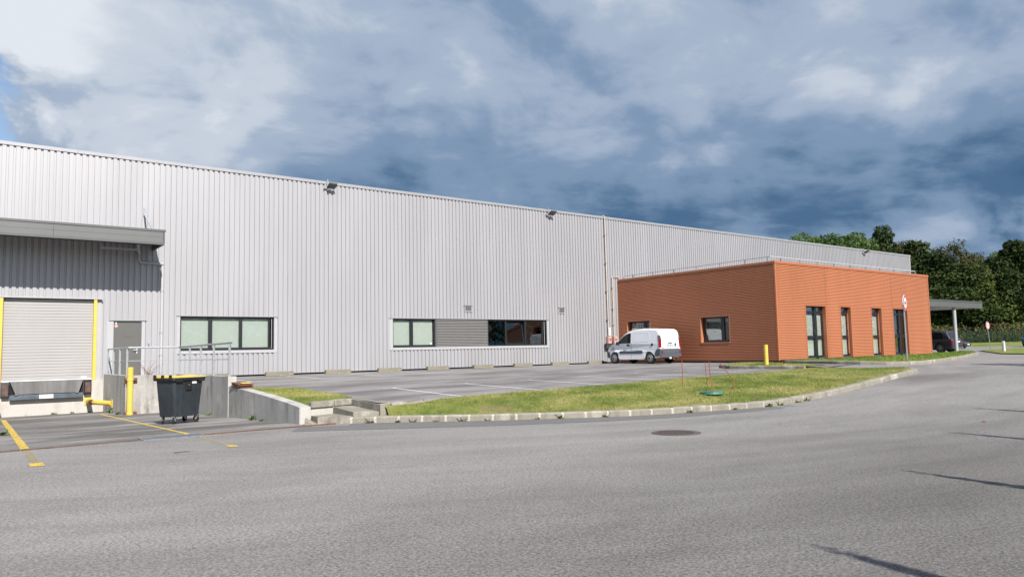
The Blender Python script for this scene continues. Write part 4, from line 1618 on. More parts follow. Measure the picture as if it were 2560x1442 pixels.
g.box(3.98, 4.01, 14.78, 15.26, z0 - .04, z0 + .018)
g.box(2.969, 3.979, 14.78, 14.799, z0 - .04, z0 + .018)
g.box(2.969, 3.979, 15.241, 15.26, z0 - .04, z0 + .018)
g.box(2.969, 3.979, 14.80, 15.24, z0 - .06, z0 + .006)
g.build('grate', 'grate_steel', sd_)

mh = thing('manhole_cover', 'round rusty iron manhole cover set in the asphalt road', 'manhole', (10.13, 8.72, -1.47))
mhz = 0.0
MB().tube([(0, 0, -.05), (0, 0, .008)], .42, 40).build('rim', 'manhole_iron', mh, local=True)
MB().tube([(0, 0, .008), (0, 0, .011)], .36, 36).build('cover', 'manhole_iron', mh, local=True)
m = MB()
for i in range(-7, 8):
    for j in range(-7, 8):
        a, b = i * .047 + (.023 if j % 2 else 0), j * .044
        if a * a + b * b < .32 ** 2:
            m.box(a - .014, a + .014, b - .014, b + .014, .011, .018)
o = m.build('tread_knob', 'manhole_iron', mh, local=True)
o['kind'] = 'stuff'

# wheel stops
stop_lb = ['second', 'third', 'fourth', 'fifth', 'sixth', 'seventh']
proto = None
for k in range(-1, 8):
    x = 10.9 + 2.475 * k
    lb = {-1: 'concrete wheel stop half hidden behind the railing post', 0: 'concrete wheel stop first in the row right of the railing', 7: 'concrete wheel stop last in the row, next to the van'}.get(
        k, f'concrete wheel stop {stop_lb[k - 1]} in the row counting from the railing' if 1 <= k <= 6 else '')
    if proto is None:
        m = MB()
        m.hexa([(-.57, -.10, 0), (.57, -.10, 0), (.57, .10, 0), (-.57, .10, 0)], [(-.56, -.08, .17), (.56, -.08, .17), (.56, .08, .17), (-.56, .08, .17)])
        o = m.build('wheel_stop', 'stop_concrete', None, bevel=.012)
        proto = o
    else:
        o = proto.copy()
        COL.objects.link(o)
    o.location = (x - .02 + rnd.uniform(-.03, .03), 29.75 + rnd.uniform(-.05, .05), zlot(x, 29.75))
    o.rotation_euler = (0, 0, R(rnd.uniform(-1.5, 1.5)))
    tag(o, lb, 'wheel stop', 'concrete wheel stops along the warehouse wall')

# marker rods and green chamber lid on the lawn
gl = thing('chamber_lid', 'green plastic chamber lid lying in the lawn between rusty rods', 'lid', (15.2, 11.9, -1.17))
MB().tube([(0, 0, 0), (0, 0, .06)], [.29, .275], 24).build('lid', 'green_lid', gl, local=True, bevel=.01)
MB().tube([(0, 0, .06), (0, 0, .07)], .2, 20).build('centre_plate', 'green_lid', gl, local=True)
rods = [('thin rusty marker rod standing apart on the left of the green lid', [(15.52, 13.1, -1.15), (15.52, 13.07, -.75), (15.50, 13.06, -.345)]),
        ('thin rusty marker rod directly behind the green lid', [(16.12, 12.75, -1.13), (16.06, 12.74, -.75), (15.99, 12.70, -.41)]),
        ('thin rusty marker rod in front of the green lid', [(15.03, 11.72, -1.15), (14.98, 11.75, -.80), (14.90, 11.72, -.36)]),
        ('bent rusty marker rod leaning left on the right of the green lid', [(15.83, 11.70, -1.15), (15.83, 11.72, -.98), (15.80, 11.75, -.80), (15.68, 11.82, -.60), (15.50, 11.85, -.42)])]
for lb, pts in rods:
    o = tube('marker_rod', 'rust_red', None, pts, .009, 6)
    tag(o, lb, 'rod', 'rusty marker rods on the lawn')

# yellow bollard
bo = tag(tube('bollard', 'yellow_paint', None, [(25.45, 17.28, -.86), (25.45, 17.28, .02)], .082, 16), 'yellow steel bollard on the grass strip before the orange annex', 'bollard')


# ------------------------------------------------------------------ road signs and marker posts
def round_sign(loc, h, rad, faceaz, tilt, label, glyph):
    o = thing('road_sign', label, 'road sign', loc, group='round red-rimmed road signs')
    o.rotation_euler = (0, tilt, 0)
    tube('pole', 'galvanised', o, [(0, 0, -.1), (0, 0, h)], .032, 8, local=True)
    ax = Vector((math.sin(faceaz), math.cos(faceaz), 0))      # facing direction
    sd = Vector((ax.y, -ax.x, 0))
    c = Vector((0, 0, h - rad))

    def disc(r, d, name, mat, r0=0, w=.006):
        m = MB()
        m.tube([c + ax * d, c + ax * (d + w)], r, 32)
        m.build(name, mat, o, local=True)
    disc(rad, .035, 'backing', 'white_paint', w=.03)
    disc(rad * .955, .066, 'red_ring', 'red_paint', w=.003)
    disc(rad * .68, .070, 'white_face', 'white_paint', w=.003)
    # glyph strokes, in units of the radius (u right, v up seen from the front)
    m = MB()
    uu = -sd
    for (u0, v0, u1, v1, w) in glyph:
        a, b = c + ax * .0755 + (uu * u0 + Vector((0, 0, v0))) * rad, c + ax * .0755 + (uu * u1 + Vector((0, 0, v1))) * rad
        d = (b - a)
        mid = (a + b) / 2
        pz = d.normalized().cross(ax)
        m.obox(mid, d / 2, pz * w * rad / 2, ax * .0015)
    m.build('glyph', 'sign_blue', o, local=True)
    m = MB()
    for z in (h - rad * 1.4, h - rad * .6):
        m.box(-.045, .045, -.045, .045, z - .02, z + .02)
    m.build('clamp', 'galvanised', o, local=True)
    return o


TRK = [(-.42, .02, .12, .02, .34), (.16, -.04, .36, -.04, .24), (-.3, -.22, -.18, -.22, .12), (.16, -.22, .28, -.22, .12)]
SP = [(-.30, .22, -.05, .22, .09), (-.30, .0, -.05, .0, .09), (-.30, -.22, -.05, -.22, .09), (-.06, .22, -.06, -.22, .09), (.08, .22, .34, .22, .09), (.08, -.22, .34, -.22, .09), (.08, .22, .08, -.22, .09), (.34, .22, .34, -.22, .09)]
round_sign((32.55, 15.28, -.78), 2.78, .33, R(167), R(-.6), 'upright round road sign with red rim in front of the orange annex', TRK)
round_sign((73.3, 27.2, -.86), 2.55, .34, R(182), R(-11), 'leaning round road sign with red rim on the far verge', SP)
wp = thing('marker_post', 'pair of short white plastic marker posts on the right verge', 'marker post', (60.9, 21.75, -.88))
m = MB().box(-.22, -.02, -.12, .0, 0, .76)
m.build('post', 'white_paint', wp, local=True, bevel=.02)
m = MB().box(.04, .24, -.02, .12, 0, .82)
m.build('post', 'white_paint', wp, local=True, bevel=.02)
MB().box(-.019, .039, -.05, .05, 0, .7).build('gap_strip', 'sign_blue', wp, local=True)


# ------------------------------------------------------------------ vehicles
def clip_z(poly, zc, keep_above):
    out = []
    n = len(poly)
    for i in range(n):
        a, b = poly[i], poly[(i + 1) % n]
        ina = (a[1] >= zc) if keep_above else (a[1] <= zc)
        inb = (b[1] >= zc) if keep_above else (b[1] <= zc)
        if ina:
            out.append(a)
        if ina != inb:
            t = (zc - a[1]) / (b[1] - a[1])
            out.append((lerp(a[0], b[0], t), zc))
    return out


def arch(cx, cz, r, n=9, a0=180, a1=0):
    return [(cx + r * math.cos(R(lerp(a0, a1, i / n))), cz + r * math.sin(R(lerp(a0, a1, i / n)))) for i in range(n + 1)]


def car_body(parent, outline, wf, belt, mat, name='body', round_=.05, nose=None):
    """outline: closed list (x,z) ; wf(x,z) half width"""
    cx = sum(p[0] for p in outline) / len(outline)
    cz = .85
    sec = [(1.0, 1.0), (.985, .55), (.94, .18), (.80, .03), (0, 0)]
    rows = []
    allsec = [(k, s, 1) for k, s in sec] + [(k, s, -1) for k, s in sec[:-1][::-1]]
    for k, s, sg in allsec:
        row = []
        for x, z in outline:
            if z < .5:        # sill and arches keep their place
                dx, dz = (cx - x) * .0, 0
                dx = -math.copysign(round_ * .9, x - cx) * s if abs(x - cx) > 1.7 else 0
            else:
                ex, ez = x - cx, z - cz
                dx = -round_ * s * max(-1, min(1, ex / 1.3))
                dz = -round_ * s * (1 if ez > .25 else 0) * min(1, max(0, (ez) / .4))
            y = sg * wf(x, z) * k
            row.append((x + dx, y, z + dz))
        rows.append(row)
    n = len(outline)
    vs = [p for r_ in rows for p in r_]
    fs = []
    for j in range(len(rows) - 1):
        for i in range(n):
            fs.append((j * n + i, j * n + (i + 1) % n, (j + 1) * n + (i + 1) % n, (j + 1) * n + i))
    m = MB().add(vs, fs)
    # side caps in two bands so the sides fold at the belt line
    for row, sg in ((rows[0], 1), (rows[-1], -1)):
        pl = [(p[0], p[2]) for p in row]
        for up in (False, True):
            pc = clip_z(pl, belt, up)
            if len(pc) < 3:
                continue
            tri = tessellate_polygon([[Vector((a, b, 0)) for a, b in pc]])
            m.add([(a, sg * wf(a, b), b) for a, b in pc], [tuple(t) for t in tri])
    o = m.build(name, mat, parent, local=True, solid_fix=False)
    bm = bmesh.new()
    bm.from_mesh(o.data)
    bmesh.ops.remove_doubles(bm, verts=bm.verts, dist=.002)
    bmesh.ops.recalc_face_normals(bm, faces=bm.faces)
    bm.to_mesh(o.data)
    bm.free()
    o.data.polygons.foreach_set('use_smooth', [True] * len(o.data.polygons))
    try:
        o.data.set_sharp_from_angle(angle=R(14))
    except Exception:
        pass
    return o


def side_plate(parent, pts, wf, sg, off, name, mat, th=.006, label=None):
    n = len(pts)
    tri = tessellate_polygon([[Vector((a, b, 0)) for a, b in pts]])
    vs = [(a, sg * (wf(a, b) + off), b) for a, b in pts] + [(a, sg * (wf(a, b) + off - th - .03), b) for a, b in pts]
    fs = [tuple(t) for t in tri] + [(i, (i + 1) % n, (i + 1) % n + n, i + n) for i in range(n)]
    return MB().add(vs, fs).build(name, mat, parent, local=True, label=label)


def wheel(parent, x, y, r, w, rim_mat='hub_steel', style='steel'):
    sg = 1 if y > 0 else -1
    wh_ = thing('wheel', None, None)
    wh_.parent = parent
    wh_.location = (x, y, r)
    m = MB()
    m.tube([(0, -w / 2, 0), (0, -w / 2 + .02, 0), (0, w / 2 - .02, 0), (0, w / 2, 0)], [r - .025, r, r, r - .025], 28)
    m.build('tyre', 'rubber', wh_, local=True, smooth=True)
    ro = r * .64
    m = MB()
    f = sg * w / 2
    if style == 'steel':
        m.tube([(0, f + sg * .002, 0), (0, f + sg * .012, 0)], [ro, ro * .96], 24)
        m.build('rim', rim_mat, wh_, local=True, smooth=True)
        MB().tube([(0, f + sg * .0125, 0), (0, f + sg * .014, 0)], ro * .80, 24).build('dark_ring', 'ink_black', wh_, local=True)
        MB().tube([(0, f + sg * .0145, 0), (0, f + sg * .035, 0)], [ro * .62, ro * .45], 20).build('hub_cap', rim_mat, wh_, local=True)
        MB().tube([(0, f + sg * .0355, 0), (0, f + sg * .038, 0)], ro * .30, 14).build('hub_centre', 'ink_black', wh_, local=True)
    else:
        ro = r * .72
        MB().tube([(0, f + sg * .001, 0), (0, f + sg * .004, 0)], ro, 28).build('rim', 'ink_black', wh_, local=True)
        for k in range(10):
            a = 2 * math.pi * k / 10
            d = Vector((math.cos(a), 0, math.sin(a)))
            t = Vector((-math.sin(a), 0, math.cos(a)))
            MB().obox(d * ro * .56 + Vector((0, f + sg * .011, 0)), d * ro * .42, t * ro * .055, (0, .006, 0)).build('spoke', 'hub_steel', wh_, local=True)
        MB().tube([(0, f + sg * .006, 0), (0, f + sg * .02, 0)], ro * .16, 14).build('hub_cap', 'hub_steel', wh_, local=True)
    return wh_


# --- small white panel van: x forward, rear axle at x=0, origin on the ground under the rear axle
van = thing('van', 'white panel van with black side rub strips parked nose to the warehouse wall', 'van', (29.2, 26.0, zlot(29.2, 27.3)), R(90))
van.scale = (.97, .97, .97)
VW = .80


def vwf(x, z):
    w = VW
    if z > 1.0:
        w -= .065 * (z - 1.0) / .8
    if x > 2.5:
        w -= .16 * sstep(2.5, 3.35, x)
    if x < -.45:
        w -= .03 * sstep(-.45, -.7, -abs(x) * 0 + x) if False else 0
    return w


out = [(-.70, .36), (-.74, .60), (-.72, .95), (-.70, 1.25), (-.66, 1.55), (-.60, 1.70), (-.46, 1.785), (0, 1.815), (.7, 1.815), (1.15, 1.79), (1.45, 1.74), (1.75, 1.62), (2.05, 1.42),
       (2.35, 1.20), (2.55, 1.09), (2.85, 1.01), (3.05, .93), (3.2, .80), (3.26, .60), (3.24, .36), (3.12, .27), (2.99, .27)] + \
      arch(2.6, .30, .36, 9, 0, 180)[0:] + [(2.2, .24), (1.3, .23), (.44, .24)] + arch(0, .30, .36, 9, 0, 180) + [(-.42, .30), (-.6, .31)]
out = out[::-1]
car_body(van, out, vwf, 1.0, 'van_white', round_=.07)
for sg in (1, -1):
    side_plate(van, [(1.33, 1.085), (2.34, 1.085), (2.28, 1.16), (2.06, 1.34), (1.86, 1.47), (1.66, 1.57), (1.42, 1.62), (1.33, 1.60)], vwf, sg, .004, 'side_window', 'car_glass')
    side_plate(van, [(.54, .53), (2.12, .53), (2.16, .56), (2.16, .66), (2.12, .69), (.54, .69), (.50, .66), (.46, .58)], vwf, sg, .014, 'rub_strip', 'van_plastic', .02)
    side_plate(van, [(-.70, .40), (-.40, .36), (-.37, .52), (-.42, .66), (-.52, .76), (-.74, .78)], vwf, sg, .012, 'bumper_wing', 'van_plastic', .02)
    side_plate(van, [(3.1, .30), (3.26, .36), (3.27, .60), (3.15, .66), (3.02, .62), (2.97, .40)], vwf, sg, .012, 'bumper_wing', 'van_plastic', .02)
    # pressed panel outline: thin raised frame
    P_ = [(.12, 1.14), (1.10, 1.12), (1.16, 1.18), (1.13, 1.58), (1.06, 1.64), (.12, 1.64), (.02, 1.56), (.02, 1.22)]
    m = MB()
    cxp, czp = .6, 1.38
    for i in range(len(P_)):
        a, b = P_[i], P_[(i + 1) % len(P_)]
        ai = (lerp(a[0], cxp, .035), lerp(a[1], czp, .06))
        bi = (lerp(b[0], cxp, .035), lerp(b[1], czp, .06))
        m.quad(*[(p[0], sg * (vwf(*p) + o), p[1]) for p, o in ((a, -.001), (b, -.001), (bi, .008), (ai, .008))])
    m.build('panel_pressing', 'van_white', van, local=True, label='raised outline pressed into the blind side panel')
    m = MB()
    for (x0_, z0_, x1_, z1_) in ((1.27, .26, 1.30, 1.10), (2.24, .62, 2.20, 1.05)):
        m.quad((x0_, sg * (vwf(x0_, z0_) + .0025), z0_), (x0_ + .012, sg * (vwf(x0_, z0_) + .0025), z0_), (x1_ + .012, sg * (vwf(x1_, z1_) + .0025), z1_), (x1_, sg * (vwf(x1_, z1_) + .0025), z1_))
    m.build('door_gap', 'ink_black', van, local=True, solid_fix=False)
    side_plate(van, [(1.42, .94), (1.60, .94), (1.61, 1.0), (1.55, 1.04), (1.46, 1.02)], vwf, sg, .012, 'door_handle', 'ink_black')
    side_plate(van, [(2.70, .80), (2.94, .72), (3.02, .80), (2.92, .92), (2.74, .93)], vwf, sg, .006, 'headlight', 'chrome')
    wheel(van, 0, sg * (VW - .085), .30, .17)
    wheel(van, 2.6, sg * (VW - .085), .30, .17)
    m = MB().obox((2.22, sg * (VW + .07), 1.09), (.05, sg * .02, 0), (-.01, .09, 0), (0, 0, .085))
    m.build('mirror', 'ink_black', van, local=True, bevel=.02)
side_plate(van, [(-.18 + .075 * math.cos(a * .5236), .99 + .075 * math.sin(a * .5236)) for a in range(12)], vwf, 1, .008, 'fuel_cap', 'ink_black')
side_plate(van, [(2.60 + .03 * math.cos(a * 1.047), .86 + .02 * math.sin(a * 1.047)) for a in range(6)], vwf, 1, .008, 'side_repeater', 'lamp_smoke')


def rear_x(z):
    return interp(z, [(.36, -.70), (.60, -.74), (.95, -.72), (1.25, -.70), (1.55, -.66), (1.70, -.60)])


for sg in (1, -1):
    for name, mt, z0_, z1_ in (('tail_lamp_top', 'lamp_smoke', 1.28, 1.47), ('tail_light', 'lamp_red', .84, 1.275)):
        vs = []
        for z in (z0_, z1_):
            w0 = vwf(-.6, z)
            for (xo, yo) in ((-.012, w0 - .11), (-.012, w0 - .008), (.07, w0 + .010)):
                vs.append((rear_x(z) + xo + .01, sg * yo, z))
        if name == 'tail_lamp_top':
            vs[3] = (rear_x(z1_) - .0, sg * (vwf(-.6, z1_) - .05), z1_)
        m = MB().add(vs, [(0, 1, 4, 3), (1, 2, 5, 4)])
        o = m.build(name, mt, van, local=True, solid_fix=False)
        s_ = o.modifiers.new('thick', 'SOLIDIFY')
        s_.thickness = .02
        s_.offset = 0
    MB().box(-.775, -.745, sg * .62, sg * .74, .54, .66).build('reflector', 'lamp_red', van, local=True)
m = MB()
m.hexa([(-.79, -.74, .34), (-.68, -.80, .34), (-.68, .80, .34), (-.79, .74, .34)], [(-.80, -.745, .50), (-.69, -.80, .50), (-.69, .80, .50), (-.80, .745, .50)])
m.hexa([(-.77, -.73, .505), (-.69, -.79, .505), (-.69, .79, .505), (-.77, .73, .505)], [(-.765, -.73, .77), (-.69, -.79, .77), (-.69, .79, .77), (-.765, .73, .77)])
m.build('rear_bumper', 'van_plastic', van, local=True, bevel=.02)
pl = MB().box(-.757, -.737, -.28, .26, .905, 1.02).build('number_plate', 'plate_white', van, local=True)


def seg_text(parent, txt, x, y0, z0, w, h, gap, name, mat, sgn=-1, t=.018):
    """block letters on a plane x = const, reading from +y to -y (seen from behind)"""
    SEG = {'A': 'abcefg', 'B': 'cdefg', 'C': 'adef', 'D': 'bcdeg', 'E': 'adefg', '1': 'bc', '2': 'abdeg', '3': 'abcdg', '4': 'bcfg', '5': 'acdfg', '6': 'acdefg', '7': 'abc', '8': 'abcdefg',
           '9': 'abcdfg', '0': 'abcdef', 'P': 'abefg', 'F': 'aefg', 'J': 'bcde', 'L': 'def', 'U': 'bcdef', 'O': 'abcdef', '-': 'g', 'Q': 'abcfg', 'H': 'bcefg', ' ': ''}
    m = MB()
    y = y0
    for c in txt:
        L_, R_ = y, y - w
        zz0, zm, z1_ = z0, z0 + h / 2, z0 + h
        pos = {'a': (L_, R_, z1_ - t, z1_), 'd': (L_, R_, zz0, zz0 + t), 'g': (L_, R_, zm - t / 2, zm + t / 2), 'b': (R_ + t, R_, zm, z1_), 'c': (R_ + t, R_, zz0, zm), 'f': (L_, L_ - t, zm, z1_), 'e': (L_, L_ - t, zz0, zm)}
        for s_ in SEG.get(c, ''):
            a, b, c0, c1 = pos[s_]
            m.box(x - .002, x, min(a, b), max(a, b), c0, c1)
        y -= w + gap
    return m.build(name, mat, parent, local=True)


seg_text(pl, 'BC-903-PH', -.7575, .235, .925, .036, .075, .014, 'plate_text', 'ink_black', t=.009)
MB().box(-.775, -.74, -.10, .20, 1.035, 1.075).build('plate_lamp', 'ink_black', van, local=True)
MB().box(-.77, -.735, -.42, -.31, .90, 1.06).build('rear_handle', 'van_plastic', van, local=True, bevel=.01)
MB().box(-.65, -.60, -.06, .06, 1.63, 1.66).build('brake_lamp', 'lamp_red', van, local=True)
MB().box(-.758, -.75, .46, .66, .82, .845).build('badge', 'ink_black', van, local=True)
MB().box(-.758, -.75, -.62, -.50, .82, .845).build('badge', 'ink_black', van, local=True)
m = MB()
m.tube([(-.70, -.05, .30), (-.86, -.05, .30), (-.90, -.05, .37)], .025, 8)
m.box(-.84, -.80, -.16, -.02, .22, .34)
m.build('tow_bar', 'rust', van, local=True)
MB().box(-.82, -.79, .05, .20, .25, .33).build('tow_socket', 'white_paint', van, local=True)
m = MB()
m.quad((2.36, -.60, 1.195), (2.36, .60, 1.195), (1.72, .62, 1.655), (1.72, -.62, 1.655))
o = m.build('windscreen', 'car_glass', van, local=True)
o.location.z += .012
for x in (.55, 1.35):
    tube('roof_bar', 'galvanised', van, [(x, -.62, 1.80), (x, -.58, 1.845), (x, .58, 1.845), (x, .62, 1.80)], .014, 6, local=True)
MB().box(-.55, 3.0, -.66, .66, .235, .30).build('underbody', 'ink_black', van, local=True)
tag(MB().box(28.62, 29.0, 29.62, 29.80, -.80, -.70).build('rubber_block', 'rubber', None, bevel=.01), 'low black rubber block in front of the van wheel', 'block')


# --- large dark SUV seen from the rear quarter
def car(name, label, loc, rotz, L, W, H, wb, rw_, paint, suv=True, group=None):
    o = thing(name, label, 'car', loc, rotz, group)
    ro = -(L - wb) * .48           # rear end x (rear axle at 0)
    fo = wb + (L - wb) * .52
    bl = H * .58
    hw = W / 2

    def wf(x, z):
        w = hw
        if z > bl:
            w -= .20 * (z - bl) / (H - bl)
        w -= .10 * sstep(fo - .7, fo, x) + .07 * sstep(ro + .5, ro, x)
        return w
    rr = rw_ + .05
    u = [(ro + .05, .34), (ro, .55), (ro + .02, .80), (ro + .08, bl), (ro + .22, bl + .12), (ro + .48, H - .10), (ro + .66, H - .03), (ro + 1.2, H), (ro + 2.0, H), (ro + 2.5, H - .05),
         (wb - .35, bl + .22), (wb - .0, bl + .06), (wb + .45, bl - .03), (fo - .22, bl - .14), (fo - .04, bl - .30), (fo, .55), (fo - .06, .30)] + \
        [(wb + rr, .27)] + arch(wb, rw_, rr, 9, 0, 180) + [(wb - rr, .25), (rr, .25)] + arch(0, rw_, rr, 9, 0, 180) + [(-rr, .27)]
    car_body(o, u[::-1], wf, bl, paint, round_=.08)
    for sg in (1, -1):
        gw = [(ro + .62, bl + .05), (wb - .25, bl + .05), (wb - .55, bl + .22), (ro + 2.45, H - .14), (ro + 2.0, H - .09), (ro + 1.2, H - .09), (ro + .86, H - .14)]
        side_plate(o, gw, wf, sg, .005, 'side_window', 'car_glass')
        m = MB()
        for i in range(len(gw)):
            a, b = gw[i], gw[(i + 1) % len(gw)]
            m.tube([(a[0], sg * (wf(*a) + .008), a[1]), (b[0], sg * (wf(*b) + .008), b[1])], .011, 5)
        m.build('window_trim', 'chrome', o, local=True)
        side_plate(o, [(rr + .1, .33), (wb - rr - .1, .33), (wb - rr - .1, .40), (rr + .1, .40)], wf, sg, .008, 'sill_strip', 'chrome' if suv else 'ink_black')
        wheel(o, 0, sg * (hw - .11), rw_, .22, style='alloy')
        wheel(o, wb, sg * (hw - .11), rw_, .22, style='alloy')
        # rear lamps wrap round the corner
        zc = bl - .16
        vs = []
        for z in (zc - .09, zc + .06):
            vs += [(ro + .03, sg * (hw - .42), z), (ro + .045, sg * (wf(ro, z) - .02), z), (ro + .34, sg * (wf(ro + .34, z) + .008), z + .01)]
        q = MB().add(vs, [(0, 1, 4, 3), (1, 2, 5, 4)]).build('tail_light', 'lamp_red', o, local=True, solid_fix=False)
        s_ = q.modifiers.new('thick', 'SOLIDIFY')
        s_.thickness = .03
        s_.offset = 0
        vs = []
        for z in (bl - .32, bl - .20):
            vs += [(fo - .0, sg * (hw - .45), z), (fo - .04, sg * (wf(fo - .1, z) - .03), z), (fo - .30, sg * (wf(fo - .3, z) + .008), z + .02)]
        q = MB().add(vs, [(0, 1, 4, 3), (1, 2, 5, 4)]).build('headlight', 'chrome', o, local=True, solid_fix=False)
        s_ = q.modifiers.new('thick', 'SOLIDIFY')
        s_.thickness = .03
        s_.offset = 0
        if suv:
            tube('roof_rail', 'chrome', o, [(ro + .8, sg * (hw - .27), H - .02), (ro + 1.0, sg * (hw - .26), H + .035), (ro + 2.3, sg * (hw - .26), H + .02), (ro + 2.5, sg * (hw - .27), H - .06)], .016, 6, local=True)
    m = MB()
    m.quad((ro + .23, -hw + .26, bl + .14), (ro + .23, hw - .26, bl + .14), (ro + .47, hw - .34, H - .12), (ro + .47, -hw + .34, H - .12))
    q = m.build('rear_window', 'car_glass', o, local=True)
    q.location = (-.012, 0, .012)
    m = MB()
    m.quad((wb - .28, -hw + .20, bl + .20), (wb - .28, hw - .20, bl + .20), (ro + 2.52, hw - .34, H - .07), (ro + 2.52, -hw + .34, H - .07))
    q = m.build('windscreen', 'car_glass', o, local=True)
    q.location = (.012, 0, .012)
    MB().box(ro - .02, ro + .03, -.26, .26, .80, .91).build('number_plate', 'plate_white', o, local=True)
    MB().box(fo - .02, fo + .02, -.26, .26, .42, .53).build('number_plate', 'plate_white', o, local=True)
    MB().box(ro - .03, ro + .12, -hw + .12, hw - .12, .30, .42).build('rear_skirt', 'chrome' if suv else 'ink_black', o, local=True, bevel=.02)
    MB().box(ro + .4, fo - .4, -hw + .2, hw - .2, .22, .30).build('underbody', 'ink_black', o, local=True)
    return o


car('suv', 'dark grey SUV with chrome window line parked under the entrance canopy', (64.1, 27.0, -.88), R(90), 4.88, 1.98, 1.72, 2.9, .385, 'suv_paint')
car('parked_car', 'dark car whose nose shows past the back of the grey SUV', (84.3, 36.8, -.80), R(-90), 4.3, 1.78, 1.47, 2.6, .32, 'dark_paint', suv=False)
car('parked_car', 'teal blue hatchback cut off by the right picture edge', (93.0, 30.4, -.76), R(0), 4.1, 1.76, 1.55, 2.5, .33, 'blue_paint', suv=False)

# ------------------------------------------------------------------ wheelie bin
bn = thing('wheeled_bin', 'dark grey four-wheeled refuse bin with yellow lid in front of the landing wall', 'bin', (4.68, 19.55, zroad(4.68, 19.5) + .004), R(0))
bn.scale = (.86, .84, 1.0)
BA = R(31)
bn.rotation_euler = (0, 0, BA)


def bl_(x, y, z):
    return (x, y, z)


HB, HTp = .17, 1.08
# tapered tub built as rounded-corner loft
def tub_ring(hx, hy, z, c=.07):
    pts = []
    for sx, sy, a0 in ((1, 1, 0), (-1, 1, 90), (-1, -1, 180), (1, -1, 270)):
        for k in range(4):
            a = R(a0 + 30 * k)
            pts.append((sx * (hx - c) + c * math.cos(a), sy * (hy - c) + c * math.sin(a), z))
    return pts


rings = [tub_ring(.43, .29, HB, .06), tub_ring(.455, .30, HB + .04, .07), tub_ring(.54, .355, 1.02, .08), tub_ring(.54, .355, 1.03, .08)]
vs = [p for r_ in rings for p in r_]
n = 16
fs = [(j * n + i, j * n + (i + 1) % n, (j + 1) * n + (i + 1) % n, (j + 1) * n + i) for j in range(3) for i in range(n)] + [tuple(range(n))[::-1]]
MB().add(vs, fs).build('tub', 'bin_plastic', bn, local=True, smooth=True)
rings = [tub_ring(.565, .375, 1.025, .08), tub_ring(.60, .41, 1.035, .08), tub_ring(.60, .41, 1.095, .08), tub_ring(.56, .37, 1.10, .08)]
vs = [p for r_ in rings for p in r_]
MB().add(vs, [(j * n + i, j * n + (i + 1) % n, (j + 1) * n + (i + 1) % n, (j + 1) * n + i) for j in range(3) for i in range(n)]).build('rim', 'bin_dark', bn, local=True, smooth=True)
for x0_, x1_ in ((-.50, -.28), (.30, .52)):
    MB().box(x0_, x1_, -.425, -.385, 1.0, 1.085).build('front_grip', 'bin_dark', bn, local=True, bevel=.01)
for y in (-.29, .0, .29):
    MB().box(-.635, -.59, y - .04, y + .04, 1.05, 1.17).build('side_lug', 'bin_dark', bn, local=True, bevel=.008)
# shallow ribs on the front
for x in (-.36, -.17, .30):
    y0_ = -.30
    m = MB().hexa([(x - .012, -.318, .24), (x + .012, -.318, .24), (x + .012, -.29, .24), (x - .012, -.29, .24)], [(x - .014, -.362, 1.0), (x + .014, -.362, 1.0), (x + .014, -.33, 1.0), (x - .014, -.33, 1.0)])
    m.build('rib', 'bin_plastic', bn, local=True)
MB().box(-.13, .08, -.385, -.352, .80, 1.0).build('lock_plate', 'ink_black', bn, local=True, bevel=.008)
MB().tube([(-.04, -.385, .92), (-.04, -.41, .915)], .022, 10).build('lock', 'chrome', bn, local=True)
MB().box(.10, .26, -.366, -.36, .945, 1.0).build('sticker', 'white_paint', bn, local=True)
m = MB()        # flat lid with raised back edge, slightly warped at the left corner
LH = [(-.585, .40, 1.12), (.585, .40, 1.12), (.585, .30, 1.155), (.585, -.40, 1.112), (.50, -.42, 1.105), (.1, -.42, 1.105), (-.25, -.42, 1.105), (-.40, -.41, 1.135), (-.585, -.40, 1.12), (-.585, .30, 1.155)]
m.add([(p[0], p[1], p[2]) for p in LH] + [(0, 0, 1.145)] + [(p[0], p[1], 1.10) for p in LH], [(i, (i + 1) % 10, 10) for i in range(10)] + [(i, (i + 1) % 10, 11 + (i + 1) % 10, 11 + i) for i in range(10)])
m.build('lid', 'lid_yellow', bn, local=True, bevel=.008)
for (x, y, a) in ((-.40, -.22, 20), (.42, -.24, 100), (-.36, .22, 60), (.40, .24, 10)):
    w = thing('castor', None, None)
    w.parent = bn
    w.location = (x, y, 0)
    w.rotation_euler = (0, 0, R(a))
    MB().tube([(.03, -.022, .085), (.03, .022, .085)], .085, 18).build('wheel', 'rubber', w, local=True)
    m = MB()
    for s_ in (-1, 1):
        m.hexa([(.0, s_ * .026, .07), (.06, s_ * .026, .07), (.06, s_ * .034, .07), (.0, s_ * .034, .07)], [(-.05, s_ * .026, .175), (.05, s_ * .026, .175), (.05, s_ * .034, .175), (-.05, s_ * .034, .175)])
    m.box(-.06, .06, -.04, .04, .172, .185)
    m.build('fork', 'galvanised', w, local=True)

